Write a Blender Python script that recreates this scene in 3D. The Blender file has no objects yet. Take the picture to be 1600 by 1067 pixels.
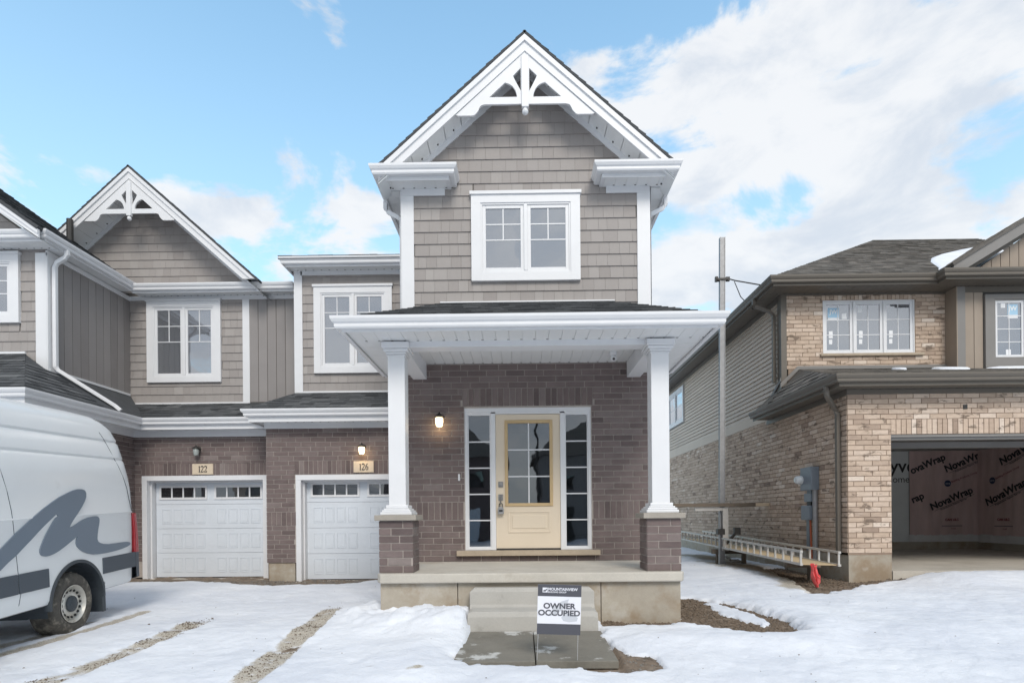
import bpy, bmesh, math, random
import numpy as np
from mathutils import Vector, Matrix
random.seed(7)
SC = bpy.context.scene
COL = SC.collection
PI = math.pi

# ------------------------------------------------------------------ camera
FPX, PX, PY = 870.0, 805.0, 808.0          # focal length and principal point in 1600 px units
YAW, ROLL, CZ = math.radians(.6), math.radians(.5), 1.25
cam_d = bpy.data.cameras.new('camera'); cam = bpy.data.objects.new('camera', cam_d); COL.objects.link(cam)
cam_d.sensor_width = 36.0; cam_d.lens = 36.0 * FPX / 1600
cam_d.shift_x = (800 - PX) / 1600; cam_d.shift_y = (PY - 533.5) / 1600
cam_d.clip_start = .05; cam_d.clip_end = 1500
cam.matrix_world = Matrix.Translation((0, 0, CZ)) @ (Matrix.Rotation(YAW, 4, 'Z') @ Matrix.Rotation(PI / 2, 4, 'X') @ Matrix.Rotation(-ROLL, 4, 'Z'))
SC.camera = cam
SC.render.resolution_x = 1024; SC.render.resolution_y = 682

# ------------------------------------------------------------------ sky, sun, exposure
SUN_EL, SUN_AZ = math.radians(40), math.radians(165)     # azimuth clockwise from +Y: behind the camera, to the right
SC.view_settings.view_transform = 'Standard'; SC.view_settings.look = 'None'
SC.view_settings.gamma = 1.0; SC.view_settings.use_curve_mapping = False
SC.view_settings.exposure = .84
W = bpy.data.worlds.new('World'); SC.world = W; W.use_nodes = True
nt = W.node_tree; nt.nodes.clear()
def _n(t, **k):
    n = nt.nodes.new(t)
    for a, b in k.items(): setattr(n, a, b)
    return n
def _in(n, i, x):
    if hasattr(x, 'is_linked') or hasattr(x, 'links'): nt.links.new(x, n.inputs[i])
    else: n.inputs[i].default_value = x
def M(op, a, b=0.0, c=0.0, clamp=False):
    n = _n('ShaderNodeMath', operation=op); n.use_clamp = clamp
    _in(n, 0, a); _in(n, 1, b); _in(n, 2, c); return n.outputs[0]
def sstep(x, lo, hi):
    n = _n('ShaderNodeMapRange', interpolation_type='SMOOTHSTEP')
    _in(n, 0, x); n.inputs[1].default_value = lo; n.inputs[2].default_value = hi
    n.inputs[3].default_value = 0; n.inputs[4].default_value = 1; return n.outputs[0]
def mixc(f, a, b):
    n = _n('ShaderNodeMix', data_type='RGBA'); _in(n, 0, f)
    for s, v in ((6, a), (7, b)):
        if isinstance(v, tuple): n.inputs[s].default_value = v
        else: nt.links.new(v, n.inputs[s])
    return n.outputs[2]
sky = _n('ShaderNodeTexSky', sky_type='NISHITA'); sky.sun_disc = False
sky.sun_elevation = SUN_EL; sky.sun_rotation = SUN_AZ; sky.air_density = 1.0; sky.dust_density = .6; sky.ozone_density = 1.6
tc = _n('ShaderNodeTexCoord'); sep = _n('ShaderNodeSeparateXYZ'); nt.links.new(tc.outputs['Generated'], sep.inputs[0])
az = M('ARCTAN2', sep.outputs[0], sep.outputs[1]); el = M('ARCSINE', sep.outputs[2])
cmb = _n('ShaderNodeCombineXYZ'); _in(cmb, 0, az); _in(cmb, 1, M('MULTIPLY', el, 1.9)); _in(cmb, 2, .37)
def cloud_noise(scale, detail, rough, off=0.0, dist=0.0):
    n = _n('ShaderNodeTexNoise'); n.inputs['Scale'].default_value = scale; n.inputs['Detail'].default_value = detail
    n.inputs['Roughness'].default_value = rough; n.inputs['Distortion'].default_value = dist
    v = _n('ShaderNodeVectorMath', operation='ADD'); nt.links.new(cmb.outputs[0], v.inputs[0]); v.inputs[1].default_value = (off, off * .6, off)
    nt.links.new(v.outputs[0], n.inputs['Vector']); return n.outputs[0]
def bump2(a0, e0, sa, se, w):
    x = M('DIVIDE', M('SUBTRACT', az, a0), sa); y = M('DIVIDE', M('SUBTRACT', el, e0), se)
    return M('MULTIPLY', M('EXPONENT', M('MULTIPLY', M('ADD', M('MULTIPLY', x, x), M('MULTIPLY', y, y)), -1.0)), w)

bias = M('ADD', -.02, 0.0)
for b in [(.50, .58, .30, .11, .26), (.58, .385, .34, .045, .24), (-.40, .435, .18, .05, .22), (.36, .478, .17, .034, -.26), (.70, .66, .14, .04, -.16),
          (-.20, .75, .36, .20, -.26), (-.62, .62, .30, .14, -.24), (1.0, .6, .3, .2, .1), (3.14, .5, 1.4, .8, .42), (-3.14, .5, 1.4, .8, .42)]:
    bias = M('ADD', bias, bump2(*b))
d1 = M('ADD', M('MULTIPLY_ADD', cloud_noise(3.6, 10, .58, 3.1, .35), 1.65, -.33), M('MULTIPLY', bias, .95))
dens = sstep(d1, .44, .60)
shade = sstep(M('ADD', cloud_noise(4.4, 8, .6, 8.3, .3), M('MULTIPLY', d1, .12)), .50, .74)
ccol = mixc(shade, (.525, .53, .54, 1), (.395, .425, .47, 1))
skm = _n('ShaderNodeVectorMath', operation='SCALE'); nt.links.new(sky.outputs[0], skm.inputs[0]); skm.inputs[3].default_value = .15
skt = _n('ShaderNodeMix', data_type='RGBA', blend_type='MULTIPLY'); skt.inputs[0].default_value = 1
nt.links.new(skm.outputs[0], skt.inputs[6]); skt.inputs[7].default_value = (1.02, 1.34, 1.26, 1)
SKYC = skt
veil = M('ADD', .13, M('MULTIPLY', M('SUBTRACT', 1.0, sstep(el, .25, .85)), .34))
clear = mixc(veil, skt.outputs[2], (.40, .52, .57, 1))
fin = mixc(M('MULTIPLY', dens, .93), clear, ccol)
bg = _n('ShaderNodeBackground'); nt.links.new(fin, bg.inputs[0]); bg.inputs[1].default_value = 1.0
wo = _n('ShaderNodeOutputWorld'); nt.links.new(bg.outputs[0], wo.inputs[0])
sd = bpy.data.lights.new('sun', 'SUN'); sd.energy = 1.25; sd.angle = math.radians(24); sd.color = (1, .94, .86)
sun = bpy.data.objects.new('sun', sd); COL.objects.link(sun)
sdir = Vector((math.sin(SUN_AZ) * math.cos(SUN_EL), math.cos(SUN_AZ) * math.cos(SUN_EL), math.sin(SUN_EL)))
sun.rotation_euler = sdir.to_track_quat('Z', 'Y').to_euler()

# ------------------------------------------------------------------ materials
def mat(name, col=(.5, .5, .5), rough=.6, var=.08, scale=6, bump=0.0, bscale=80, ramp=None, metal=0.0, stretch=(1, 1, 1),
        stain=None, emit=None, spec=.5, rvar=0.0, fine=0.0):
    m = bpy.data.materials.new(name); m.use_nodes = True; t = m.node_tree; N = t.nodes; L = t.links
    b = N['Principled BSDF']; b.inputs['Roughness'].default_value = rough; b.inputs['Metallic'].default_value = metal
    b.inputs['Specular IOR Level'].default_value = spec
    geo = N.new('ShaderNodeNewGeometry'); mp = N.new('ShaderNodeMapping'); mp.inputs['Scale'].default_value = stretch
    L.new(geo.outputs['Position'], mp.inputs[0])
    def noise(s, d=4, r=.6):
        n = N.new('ShaderNodeTexNoise'); n.inputs['Scale'].default_value = s; n.inputs['Detail'].default_value = d
        n.inputs['Roughness'].default_value = r; L.new(mp.outputs[0], n.inputs['Vector']); return n.outputs[0]
    if ramp:
        at = N.new('ShaderNodeAttribute'); at.attribute_name = 'tone'
        cr = N.new('ShaderNodeValToRGB'); cr.color_ramp.interpolation = 'LINEAR'
        e = cr.color_ramp.elements
        while len(e) < len(ramp): e.new(.5)
        for i, (p, c) in enumerate(ramp): e[i].position = p; e[i].color = (*c, 1)
        L.new(at.outputs['Fac'], cr.inputs[0]); base = cr.outputs[0]
    else:
        rg = N.new('ShaderNodeRGB'); rg.outputs[0].default_value = (*col, 1); base = rg.outputs[0]
    def mulv(c, f, lo, hi):
        mr = N.new('ShaderNodeMapRange'); L.new(f, mr.inputs[0]); mr.inputs[1].default_value = .25; mr.inputs[2].default_value = .75
        mr.inputs[3].default_value = lo; mr.inputs[4].default_value = hi
        vm = N.new('ShaderNodeVectorMath'); vm.operation = 'SCALE'; L.new(c, vm.inputs[0]); L.new(mr.outputs[0], vm.inputs[3]); return vm.outputs[0]
    if var: base = mulv(base, noise(scale), 1 - var, 1 + var)
    if fine: base = mulv(base, noise(scale * 14, 5, .7), 1 - fine, 1 + fine)
    if stain:
        for (scol, ss, lo, hi, amt) in stain:
            mr = N.new('ShaderNodeMapRange'); mr.interpolation_type = 'SMOOTHSTEP'; L.new(noise(ss, 7, .65), mr.inputs[0])
            mr.inputs[1].default_value = lo; mr.inputs[2].default_value = hi; mr.inputs[3].default_value = 0; mr.inputs[4].default_value = amt
            mx = N.new('ShaderNodeMix'); mx.data_type = 'RGBA'; L.new(mr.outputs[0], mx.inputs[0]); L.new(base, mx.inputs[6]); mx.inputs[7].default_value = (*scol, 1)
            base = mx.outputs[2]
    L.new(base, b.inputs['Base Color'])
    if rvar:
        mr = N.new('ShaderNodeMapRange'); L.new(noise(scale * 2), mr.inputs[0]); mr.inputs[3].default_value = max(0, rough - rvar); mr.inputs[4].default_value = min(1, rough + rvar)
        L.new(mr.outputs[0], b.inputs['Roughness'])
    if bump:
        bn = N.new('ShaderNodeBump'); bn.inputs['Strength'].default_value = min(1, bump); bn.inputs['Distance'].default_value = .004 * max(1, bump)
        L.new(noise(bscale, 5, .65), bn.inputs['Height']); L.new(bn.outputs[0], b.inputs['Normal'])
    if emit:
        b.inputs['Emission Color'].default_value = (*emit[0], 1); b.inputs['Emission Strength'].default_value = emit[1]
    return m
def glassmat(name, back, gl=.25, opaque=True, tint=(.85, .9, .92)):
    m = bpy.data.materials.new(name); m.use_nodes = True; t = m.node_tree; N = t.nodes; L = t.links; N.clear()
    out = N.new('ShaderNodeOutputMaterial'); mix = N.new('ShaderNodeMixShader'); g = N.new('ShaderNodeBsdfGlossy')
    g.inputs['Roughness'].default_value = .015; g.inputs['Color'].default_value = (.93, .95, 1, 1)
    geo = N.new('ShaderNodeNewGeometry'); nz = N.new('ShaderNodeTexNoise'); nz.inputs['Scale'].default_value = 1.7; L.new(geo.outputs['Position'], nz.inputs['Vector'])
    bn = N.new('ShaderNodeBump'); bn.inputs['Strength'].default_value = .25; bn.inputs['Distance'].default_value = .012; L.new(nz.outputs[0], bn.inputs['Height']); L.new(bn.outputs[0], g.inputs['Normal'])
    if opaque: d = N.new('ShaderNodeBsdfDiffuse'); d.inputs['Color'].default_value = (*back, 1)
    else: d = N.new('ShaderNodeBsdfTransparent'); d.inputs['Color'].default_value = (*tint, 1)
    fr = N.new('ShaderNodeFresnel'); fr.inputs[0].default_value = 1.5
    ad = N.new('ShaderNodeMath'); ad.operation = 'ADD'; ad.use_clamp = True; L.new(fr.outputs[0], ad.inputs[0]); ad.inputs[1].default_value = gl
    L.new(ad.outputs[0], mix.inputs[0]); L.new(d.outputs[0], mix.inputs[1]); L.new(g.outputs[0], mix.inputs[2]); L.new(mix.outputs[0], out.inputs[0])
    return m
MT = dict(
    white=mat('white_vinyl', (.68, .685, .70), .45, .03, 3, .15, 30),
    white2=mat('white_soffit', (.72, .73, .735), .5, .03, 3),
    siding=mat('taupe_shake', rough=.7, ramp=[(0, (.26, .235, .222)), (.5, (.305, .28, .266)), (1, (.35, .325, .308))], var=.025, scale=5, bump=.5, bscale=24, stretch=(6, 6, 1), fine=.03),
    board=mat('taupe_board', rough=.65, ramp=[(0, (.225, .208, .202)), (1, (.27, .252, .245))], var=.05, scale=3, bump=.2, bscale=30),
    shadowgap=mat('siding_backing', (.15, .135, .12), .9),
    brick=mat('plum_brick', rough=.85, ramp=[(0, (.10, .076, .074)), (.35, (.142, .108, .103)), (.6, (.162, .125, .119)), (.85, (.183, .147, .14)), (1, (.215, .18, .17))], var=.14, scale=9, bump=.8, bscale=120, fine=.10,
              stain=[((.24, .20, .18), 1.3, .55, .85, .30)]),
    mortar=mat('grey_mortar', (.38, .34, .31), .95, .12, 10, .6, 150, fine=.10),
    tan=mat('tan_brick', rough=.85, ramp=[(0, (.26, .19, .145)), (.18, (.38, .285, .22)), (.45, (.50, .385, .295)), (.75, (.58, .465, .375)), (1, (.66, .565, .48))], var=.14, scale=9, bump=.8, bscale=110, fine=.09,
            stretch=(1, 1, 2.6), stain=[((.13, .095, .07), 3.6, .565, .65, .8), ((.60, .50, .42), 1.7, .55, .75, .35)]),
    tanmortar=mat('tan_mortar', (.27, .20, .15), .95, .15, 10, .6, 150, fine=.12),
    shingle=mat('charcoal_shingle', rough=.95, ramp=[(0, (.050, .053, .057)), (.5, (.085, .089, .094)), (1, (.135, .14, .145))], var=.15, scale=8, bump=.9, bscale=260, fine=.25, spec=.2),
    shingle2=mat('brown_shingle', rough=.95, ramp=[(0, (.095, .088, .08)), (.5, (.155, .145, .133)), (1, (.22, .20, .18))], var=.15, scale=8, bump=.9, bscale=260, fine=.25, spec=.2),
    concrete=mat('porch_concrete', (.49, .46, .405), .9, .10, 3, .7, 90, fine=.07, stain=[((.30, .25, .19), 1.8, .52, .74, .5), ((.60, .57, .50), 2.4, .6, .8, .4)]),
    found=mat('foundation_concrete', (.37, .33, .27), .9, .16, 2.2, .6, 90, fine=.06, stain=[((.25, .175, .105), 1.3, .46, .66, .75), ((.48, .46, .42), 2.2, .55, .72, .6)]),
    precast=mat('precast_concrete', (.41, .395, .365), .85, .07, 4, .8, 140, fine=.06, stain=[((.25, .24, .21), 5, .60, .72, .4)]),
    paver=mat('paver_concrete', (.185, .172, .145), .9, .14, 3, .7, 110, fine=.09, stain=[((.62, .62, .60), 2.6, .57, .64, .7), ((.10, .09, .07), 2.3, .55, .7, .4)]),
    sillstone=mat('sill_stone', (.40, .33, .25), .85, .12, 8, .5, 70, fine=.08),
    plaque=mat('plaque_stone', (.60, .50, .38), .8, .06, 12, .3, 120),
    cap=mat('cap_stone', (.33, .30, .26), .85, .12, 6, .6, 90, fine=.08),
    door=mat('door_cream', (.69, .59, .46), .5, .03, 2),
    doortan=mat('door_glass_frame', (.52, .375, .20), .5, .06, 8),
    gdoor=mat('garage_door_white', (.62, .66, .71), .45, .03, 3, .25, 200),
    glass=glassmat('window_glass', (.115, .12, .13), .28),
    glassd=glassmat('dark_glass', (.014, .015, .017), .10),
    glassc=glassmat('clear_glass', (0, 0, 0), .09, False, (.50, .52, .53)),
    steel=mat('satin_nickel', (.30, .29, .28), .35, .05, 20, metal=.85),
    dark=mat('dark_metal', (.03, .028, .026), .5),
    black=mat('black_rubber', (.02, .02, .02), .7, .2, 20),
    lit=mat('lit_lamp_glass', (.9, .8, .6), .4, emit=((1.0, .76, .44), 2.6), var=0),
    litlow=mat('frosted_lamp_glass', (.33, .36, .35), .25, var=0),
    trim=mat('dark_taupe_trim', (.125, .108, .088), .5, .05, 3),
    trimg=mat('slate_trim', (.20, .19, .18), .6, .05, 3),
    lap=mat('taupe_lap_siding', rough=.6, ramp=[(0, (.54, .465, .39)), (1, (.60, .52, .44))], var=.05, scale=2, spec=.15),
    bb=mat('brown_board', rough=.65, ramp=[(0, (.25, .20, .155)), (1, (.31, .255, .205))], var=.06, scale=3),
    alu=mat('aluminium', (.52, .50, .47), .5, .10, 12, metal=.5),
    galv=mat('galvanised', (.30, .30, .305), .5, .14, 14, metal=.3),
    ply=mat('plywood', (.50, .38, .23), .85, .12, 10, stretch=(1, 8, 8)),
    oldwood=mat('weathered_plank', (.16, .13, .10), .9, .2, 12, stretch=(1, 8, 8), bump=.5),
    newwood=mat('new_lumber', (.62, .50, .36), .8, .1, 12),
    meter=mat('meter_grey', (.17, .20, .235), .45, .06, 8),
    meterl=mat('meter_glass', (.55, .58, .60), .2, .05, 8),
    conduit=mat('orange_conduit', (.50, .12, .05), .5),
    rag=mat('red_rag', (.74, .12, .12), .85, .12, 14, .5, 60),
    vwhite=mat('van_paint', (.72, .735, .745), .25, .03, 1.2, spec=.6, stain=[((.42, .40, .37), 2.6, .58, .80, .22)]),
    vgrey=mat('van_decal', (.16, .195, .24), .35, .03, 2),
    vstripe=mat('van_stripe', (.065, .08, .098), .45, .04, 3),
    vblack=mat('van_plastic', (.045, .055, .065), .5, .08, 5),
    tyre=mat('muddy_tyre', (.085, .078, .068), .9, .22, 18, .9, 90, fine=.25, stain=[((.30, .27, .22), 9, .50, .66, .6)]),
    rim=mat('dirty_rim', (.60, .58, .53), .42, .10, 9, metal=.35, stain=[((.30, .25, .18), 8, .55, .7, .5)]),
    red=mat('tail_light_red', (.30, .010, .015), .15, .05, 9, spec=.8),
    sgrey=mat('sign_charcoal', (.068, .07, .085), .5, .02), swhite=mat('sign_white', (.72, .73, .78), .45, .02),
    spale=mat('sign_pale_grey', (.50, .52, .56), .5, .02), ink=mat('black_ink', (.02, .02, .022), .5, 0),
    inkb=mat('navy_ink', (.02, .035, .09), .5, 0), inkr=mat('dark_red_ink', (.22, .03, .03), .5, 0), wire=mat('stake_wire', (.45, .45, .45), .5, metal=.4),
    soil=mat('wet_soil', (.185, .142, .105), .95, .28, 3, 1.6, 34, fine=.35, stain=[((.075, .055, .04), 7, .5, .64, .7), ((.36, .32, .27), 2.1, .56, .70, .35)]),
    gravel=mat('grey_gravel', (.19, .175, .155), .95, .3, 14, 1.2, 60, fine=.4),
    snow=None,
    pink=mat('pink_insulation_film', (.56, .42, .395), .28, .16, 1.6, 1.6, 5, stretch=(2.5, 2.5, .5)),
    film=mat('clear_film_hem', (.62, .61, .60), .3, .12, 2.5, 1.4, 9),
    wrap=mat('house_wrap', (.66, .68, .67), .6, .05, 3, .4, 6),
    slab=mat('garage_slab', (.50, .46, .40), .85, .12, 1.6, .3, 60, fine=.06, stain=[((.24, .20, .16), 1.1, .5, .75, .5)]),
    interior=mat('dark_drywall', (.30, .29, .28), .9),
    hall=mat('hall_wall', (.30, .29, .28), .8), hallf=mat('hall_floor', (.16, .12, .09), .5), blue=mat('sticker_blue', (.34, .54, .70), .5, 0), paper=mat('sticker_paper', (.75, .76, .78), .6, 0),
    clod=mat('wet_clod', (.14, .105, .075), .95, .3, 20, 1, 60),
)
def snowmat():
    m = bpy.data.materials.new('snow'); m.use_nodes = True; t = m.node_tree; N = t.nodes; L = t.links
    b = N['Principled BSDF']; b.inputs['Roughness'].default_value = .75; b.inputs['Specular IOR Level'].default_value = .25
    geo = N.new('ShaderNodeNewGeometry')
    at = N.new('ShaderNodeAttribute'); at.attribute_name = 'dirt'
    def noise(s, d=5, r=.65):
        n = N.new('ShaderNodeTexNoise'); n.inputs['Scale'].default_value = s; n.inputs['Detail'].default_value = d; n.inputs['Roughness'].default_value = r
        L.new(geo.outputs['Position'], n.inputs['Vector']); return n.outputs[0]
    def mr(x, a, c, lo, hi):
        n = N.new('ShaderNodeMapRange'); n.interpolation_type = 'SMOOTHSTEP'; L.new(x, n.inputs[0]); n.inputs[1].default_value = a; n.inputs[2].default_value = c; n.inputs[3].default_value = lo; n.inputs[4].default_value = hi; return n.outputs[0]
    def mx(f, a, c):
        n = N.new('ShaderNodeMix'); n.data_type = 'RGBA'; L.new(f, n.inputs[0])
        for i, x in ((6, a), (7, c)):
            if isinstance(x, tuple): n.inputs[i].default_value = x
            else: L.new(x, n.inputs[i])
        return n.outputs[2]
    base = mx(mr(noise(.8), .35, .65, 0, 1), (.77, .79, .83, 1), (.68, .705, .76, 1))
    base = mx(mr(noise(2.2, 7, .7), .60, .78, 0, .35), base, (.62, .58, .52, 1))
    ad = N.new('ShaderNodeMath'); ad.operation = 'MULTIPLY_ADD'; L.new(noise(17, 6, .75), ad.inputs[0]); ad.inputs[1].default_value = .75; L.new(at.outputs['Fac'], ad.inputs[2])
    dirtf = mr(ad.outputs[0], .72, 1.12, 0, .9)
    dirtc = mx(mr(noise(75), .42, .64, 0, .85), (.52, .47, .38, 1), (.22, .16, .105, 1))
    base = mx(dirtf, base, dirtc)
    L.new(base, b.inputs['Base Color'])
    bn = N.new('ShaderNodeBump'); bn.inputs['Strength'].default_value = .85; bn.inputs['Distance'].default_value = .022
    L.new(noise(9, 12, .72), bn.inputs['Height']); L.new(bn.outputs[0], b.inputs['Normal'])
    return m
MT['snow'] = snowmat()

# ------------------------------------------------------------------ geometry helpers
class Fr:
    def __init__(s, o, U, V, Nn): s.o, s.U, s.V, s.N = Vector(o), Vector(U).normalized(), Vector(V).normalized(), Vector(Nn).normalized(); s.fl = s.U.cross(s.V).dot(s.N) < 0
    def p(s, u, v, d=0.0): return s.o + s.U * u + s.V * v + s.N * d
    def vec(s, u, v, d): return s.U * u + s.V * v + s.N * d
def FF(Y, X0=0): return Fr((X0, Y, 0), (1, 0, 0), (0, 0, 1), (0, -1, 0))        # faces the street; u = X, v = Z
def FRt(X): return Fr((X, 0, 0), (0, 1, 0), (0, 0, 1), (1, 0, 0))               # faces +X; u = Y
def FLf(X): return Fr((X, 0, 0), (0, 1, 0), (0, 0, 1), (-1, 0, 0))              # faces -X; u = Y
FUP = lambda Z: Fr((0, 0, Z), (1, 0, 0), (0, 1, 0), (0, 0, 1))
def thing(name, label, cat, loc=(0, 0, 0), group=None):
    o = bpy.data.objects.new(name, None); COL.objects.link(o); o.location = loc; o.empty_display_size = .3
    o['label'] = label; o['category'] = cat
    if group: o['group'] = group
    return o
def base_of(o):
    p = Vector((0, 0, 0))
    while o is not None: p = p + o.location; o = o.parent
    return p
def link(name, me, parent, kind=None, label=None):
    o = bpy.data.objects.new(name, me); COL.objects.link(o)
    if parent is not None: o.parent = parent; o.location = -base_of(parent)
    if kind: o['kind'] = kind
    if label: o['label'] = label
    return o
class MB:
    def __init__(s): s.v, s.f, s.t = [], [], []
    def add(s, vs, fs, tone=.5):
        b = len(s.v); s.v += [tuple(x) for x in vs]
        for f in fs: s.f.append([b + i for i in f]); s.t.append(tone)
        return s
    def face(s, pts, tone=.5): return s.add(pts, [list(range(len(pts)))], tone)
    def prism(s, fr, poly, d0, d1, tone=.5, back=True, dfun=None):
        n = len(poly)
        A = [fr.p(u, v, d0) for u, v in poly]; B = [fr.p(u, v, dfun(u, v) if dfun else d1) for u, v in poly]
        fs = [[n + i for i in range(n)]] + [[i, (i + 1) % n, n + (i + 1) % n, n + i] for i in range(n)]
        if back: fs.append(list(range(n))[::-1])
        area = sum(poly[i][0] * poly[(i + 1) % n][1] - poly[(i + 1) % n][0] * poly[i][1] for i in range(n))
        if (area < 0) != fr.fl: fs = [f[::-1] for f in fs]
        return s.add(A + B, fs, tone)
    def box(s, fr, u0, u1, v0, v1, d0, d1, tone=.5): return s.prism(fr, [(u0, v0), (u1, v0), (u1, v1), (u0, v1)], d0, d1, tone)
    def bx(s, x0, x1, y0, y1, z0, z1, tone=.5): return s.box(FUP(0), x0, x1, y0, y1, z0, z1, tone)
    def sweep(s, path, prof, closed=True, tone=.5):
        n = len(path); rings = []
        for i, (x, y) in enumerate(path):
            ds = []
            if i > 0: ds.append(Vector((x - path[i - 1][0], y - path[i - 1][1])).normalized())
            if i < n - 1: ds.append(Vector((path[i + 1][0] - x, path[i + 1][1] - y)).normalized())
            ns = [Vector((d.y, -d.x)) for d in ds]
            if len(ns) == 2: m = (ns[0] + ns[1]); m = m / m.dot(ns[0])
            else: m = ns[0]
            rings.append([(x + m.x * o, y + m.y * o, z) for o, z in prof])
        k = len(prof); vs = [p for r in rings for p in r]; fs = []
        for i in range(n - 1):
            for j in range(k if closed else k - 1):
                a, b = i * k + j, i * k + (j + 1) % k; fs.append([a, b, b + k, a + k])
        if closed: fs.append(list(range(k))[::-1]); fs.append([(n - 1) * k + j for j in range(k)])
        return s.add(vs, fs, tone)
    def tube(s, path, r, n=8, tone=.5, r2=None, rot=0.0, cap=True):
        pts = [Vector(p) for p in path]; rings = []
        for i, p in enumerate(pts):
            d = Vector((0, 0, 0))
            if i > 0: d += (p - pts[i - 1]).normalized()
            if i < len(pts) - 1: d += (pts[i + 1] - p).normalized()
            d.normalize(); up = Vector((0, 0, 1)) if abs(d.z) < .9 else Vector((0, 1, 0))
            a = d.cross(up).normalized(); b = a.cross(d).normalized()
            rr = r if r2 is None else r + (r2 - r) * i / (len(pts) - 1)
            rings += [p + (a * math.cos(rot + 2 * PI * j / n) + b * math.sin(rot + 2 * PI * j / n)) * rr for j in range(n)]
        fs = []
        for i in range(len(pts) - 1):
            for j in range(n): fs.append([i * n + j, i * n + (j + 1) % n, (i + 1) * n + (j + 1) % n, (i + 1) * n + j])
        if cap: fs.append(list(range(n))[::-1]); fs.append([(len(pts) - 1) * n + j for j in range(n)])
        return s.add(rings, fs, tone)
    def lathe(s, o, ax, prof, n=24, tone=.5):
        o, ax = Vector(o), Vector(ax).normalized(); up = Vector((0, 0, 1)) if abs(ax.z) < .9 else Vector((0, 1, 0))
        a = ax.cross(up).normalized(); b = a.cross(ax).normalized(); vs = []
        for r, h in prof: vs += [o + ax * h + (a * math.cos(2 * PI * j / n) + b * math.sin(2 * PI * j / n)) * r for j in range(n)]
        fs = []
        for i in range(len(prof) - 1):
            for j in range(n): fs.append([i * n + j, (i + 1) * n + j, (i + 1) * n + (j + 1) % n, i * n + (j + 1) % n])
        return s.add(vs, fs, tone)
    def mesh(s, name, m):
        me = bpy.data.meshes.new(name); me.from_pydata(s.v, [], s.f); me.materials.append(m)
        a = me.attributes.new('tone', 'FLOAT', 'FACE'); a.data.foreach_set('value', s.t); me.update(); return me
    def build(s, name, m, parent, smooth=False, bevel=0.0, kind=None, label=None):
        me = s.mesh(name, m)
        if smooth:
            me.polygons.foreach_set('use_smooth', [True] * len(me.polygons))
            me.set_sharp_from_angle(angle=math.radians(38))
        o = link(name, me, parent, kind, label)
        if bevel: bm_ = o.modifiers.new('bevel', 'BEVEL'); bm_.width = bevel; bm_.segments = 2; bm_.limit_method = 'ANGLE'
        return o
def proj(p):
    x0, y0, z0 = p[0], p[1], p[2] - CZ
    d = -x0 * math.sin(YAW) + y0 * math.cos(YAW)
    if d < .3: return -999, -999, d
    return PX + FPX * (x0 * math.cos(YAW) + y0 * math.sin(YAW)) / d, PY - FPX * z0 / d, d
# pieces: bricks, shakes, shingles ... the 300 nearest of one kind on one thing become objects, the rest one mesh per part
class Pieces:
    def __init__(s, name, stuffname, limit=292): s.name, s.sn, s.limit, s.items, s.cache = name, stuffname, limit, [], {}
    def add(s, parent, fr, poly, d0, dfun, m, tone, key=None):
        u0 = sum(p[0] for p in poly) / len(poly); v0 = sum(p[1] for p in poly) / len(poly)
        c = fr.p(u0, v0, 0); du = max(p[0] for p in poly) - min(p[0] for p in poly); dv = max(p[1] for p in poly) - min(p[1] for p in poly)
        x, y, d = proj(c); vis = (-8 < x < 1608 and -8 < y < 1075 and (Vector((0, 0, CZ)) - c).dot(fr.N) > 0)
        facing = abs((Vector((0, 0, CZ)) - c).normalized().dot(fr.N))
        s.items.append((du * dv * facing / d ** 2 if vis else -1, parent, fr, poly, d0, dfun, m, tone, key, (u0, v0), c))
    def finish(s):
        order = sorted(range(len(s.items)), key=lambda i: -s.items[i][0]); rest = {}
        for k, i in enumerate(order):
            sc, parent, fr, poly, d0, dfun, m, tone, key, (u0, v0), c = s.items[i]
            if k < s.limit and sc > 0:
                kk = None
                if key: kk = (key, tuple(fr.N), round(tone, 1), m.name)
                me = s.cache.get(kk) if kk else None
                if me is None:
                    b = MB(); f0 = Fr((0, 0, 0), fr.U, fr.V, fr.N)
                    b.prism(f0, [(u - u0, v - v0) for u, v in poly], d0, 0, round(tone, 1) if kk else tone, back=False, dfun=lambda u, v: dfun(u + u0, v + v0))
                    me = b.mesh(s.name, m)
                    if kk: s.cache[kk] = me
                o = bpy.data.objects.new(s.name, me); COL.objects.link(o); o.parent = parent; o.location = c
            else:
                b = rest.setdefault((parent.name, m.name), (parent, m, MB()))[2]
                b.prism(fr, poly, d0, 0, tone, back=False, dfun=dfun)
        for (pn, mn), (parent, m, b) in rest.items():
            o = bpy.data.objects.new(s.sn, b.mesh(s.sn, m)); COL.objects.link(o); o.parent = parent; o['kind'] = 'stuff'
def clip(poly, region):            # Sutherland-Hodgman, region convex
    n = len(region)
    ar = sum(region[i][0] * region[(i + 1) % n][1] - region[(i + 1) % n][0] * region[i][1] for i in range(n))
    if ar < 0: region = region[::-1]
    out = poly
    for i in range(n):
        ax, ay = region[i]; bx_, by = region[(i + 1) % n]; inp, out = out, []
        if not inp: return []
        def side(p): return (bx_ - ax) * (p[1] - ay) - (by - ay) * (p[0] - ax)
        for j in range(len(inp)):
            p, q = inp[j - 1], inp[j]; sp, sq = side(p), side(q)
            if sq >= -1e-9:
                if sp < -1e-9: t = sp / (sp - sq); out.append((p[0] + (q[0] - p[0]) * t, p[1] + (q[1] - p[1]) * t))
                out.append(q)
            elif sp >= -1e-9: t = sp / (sp - sq); out.append((p[0] + (q[0] - p[0]) * t, p[1] + (q[1] - p[1]) * t))
    return out
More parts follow.
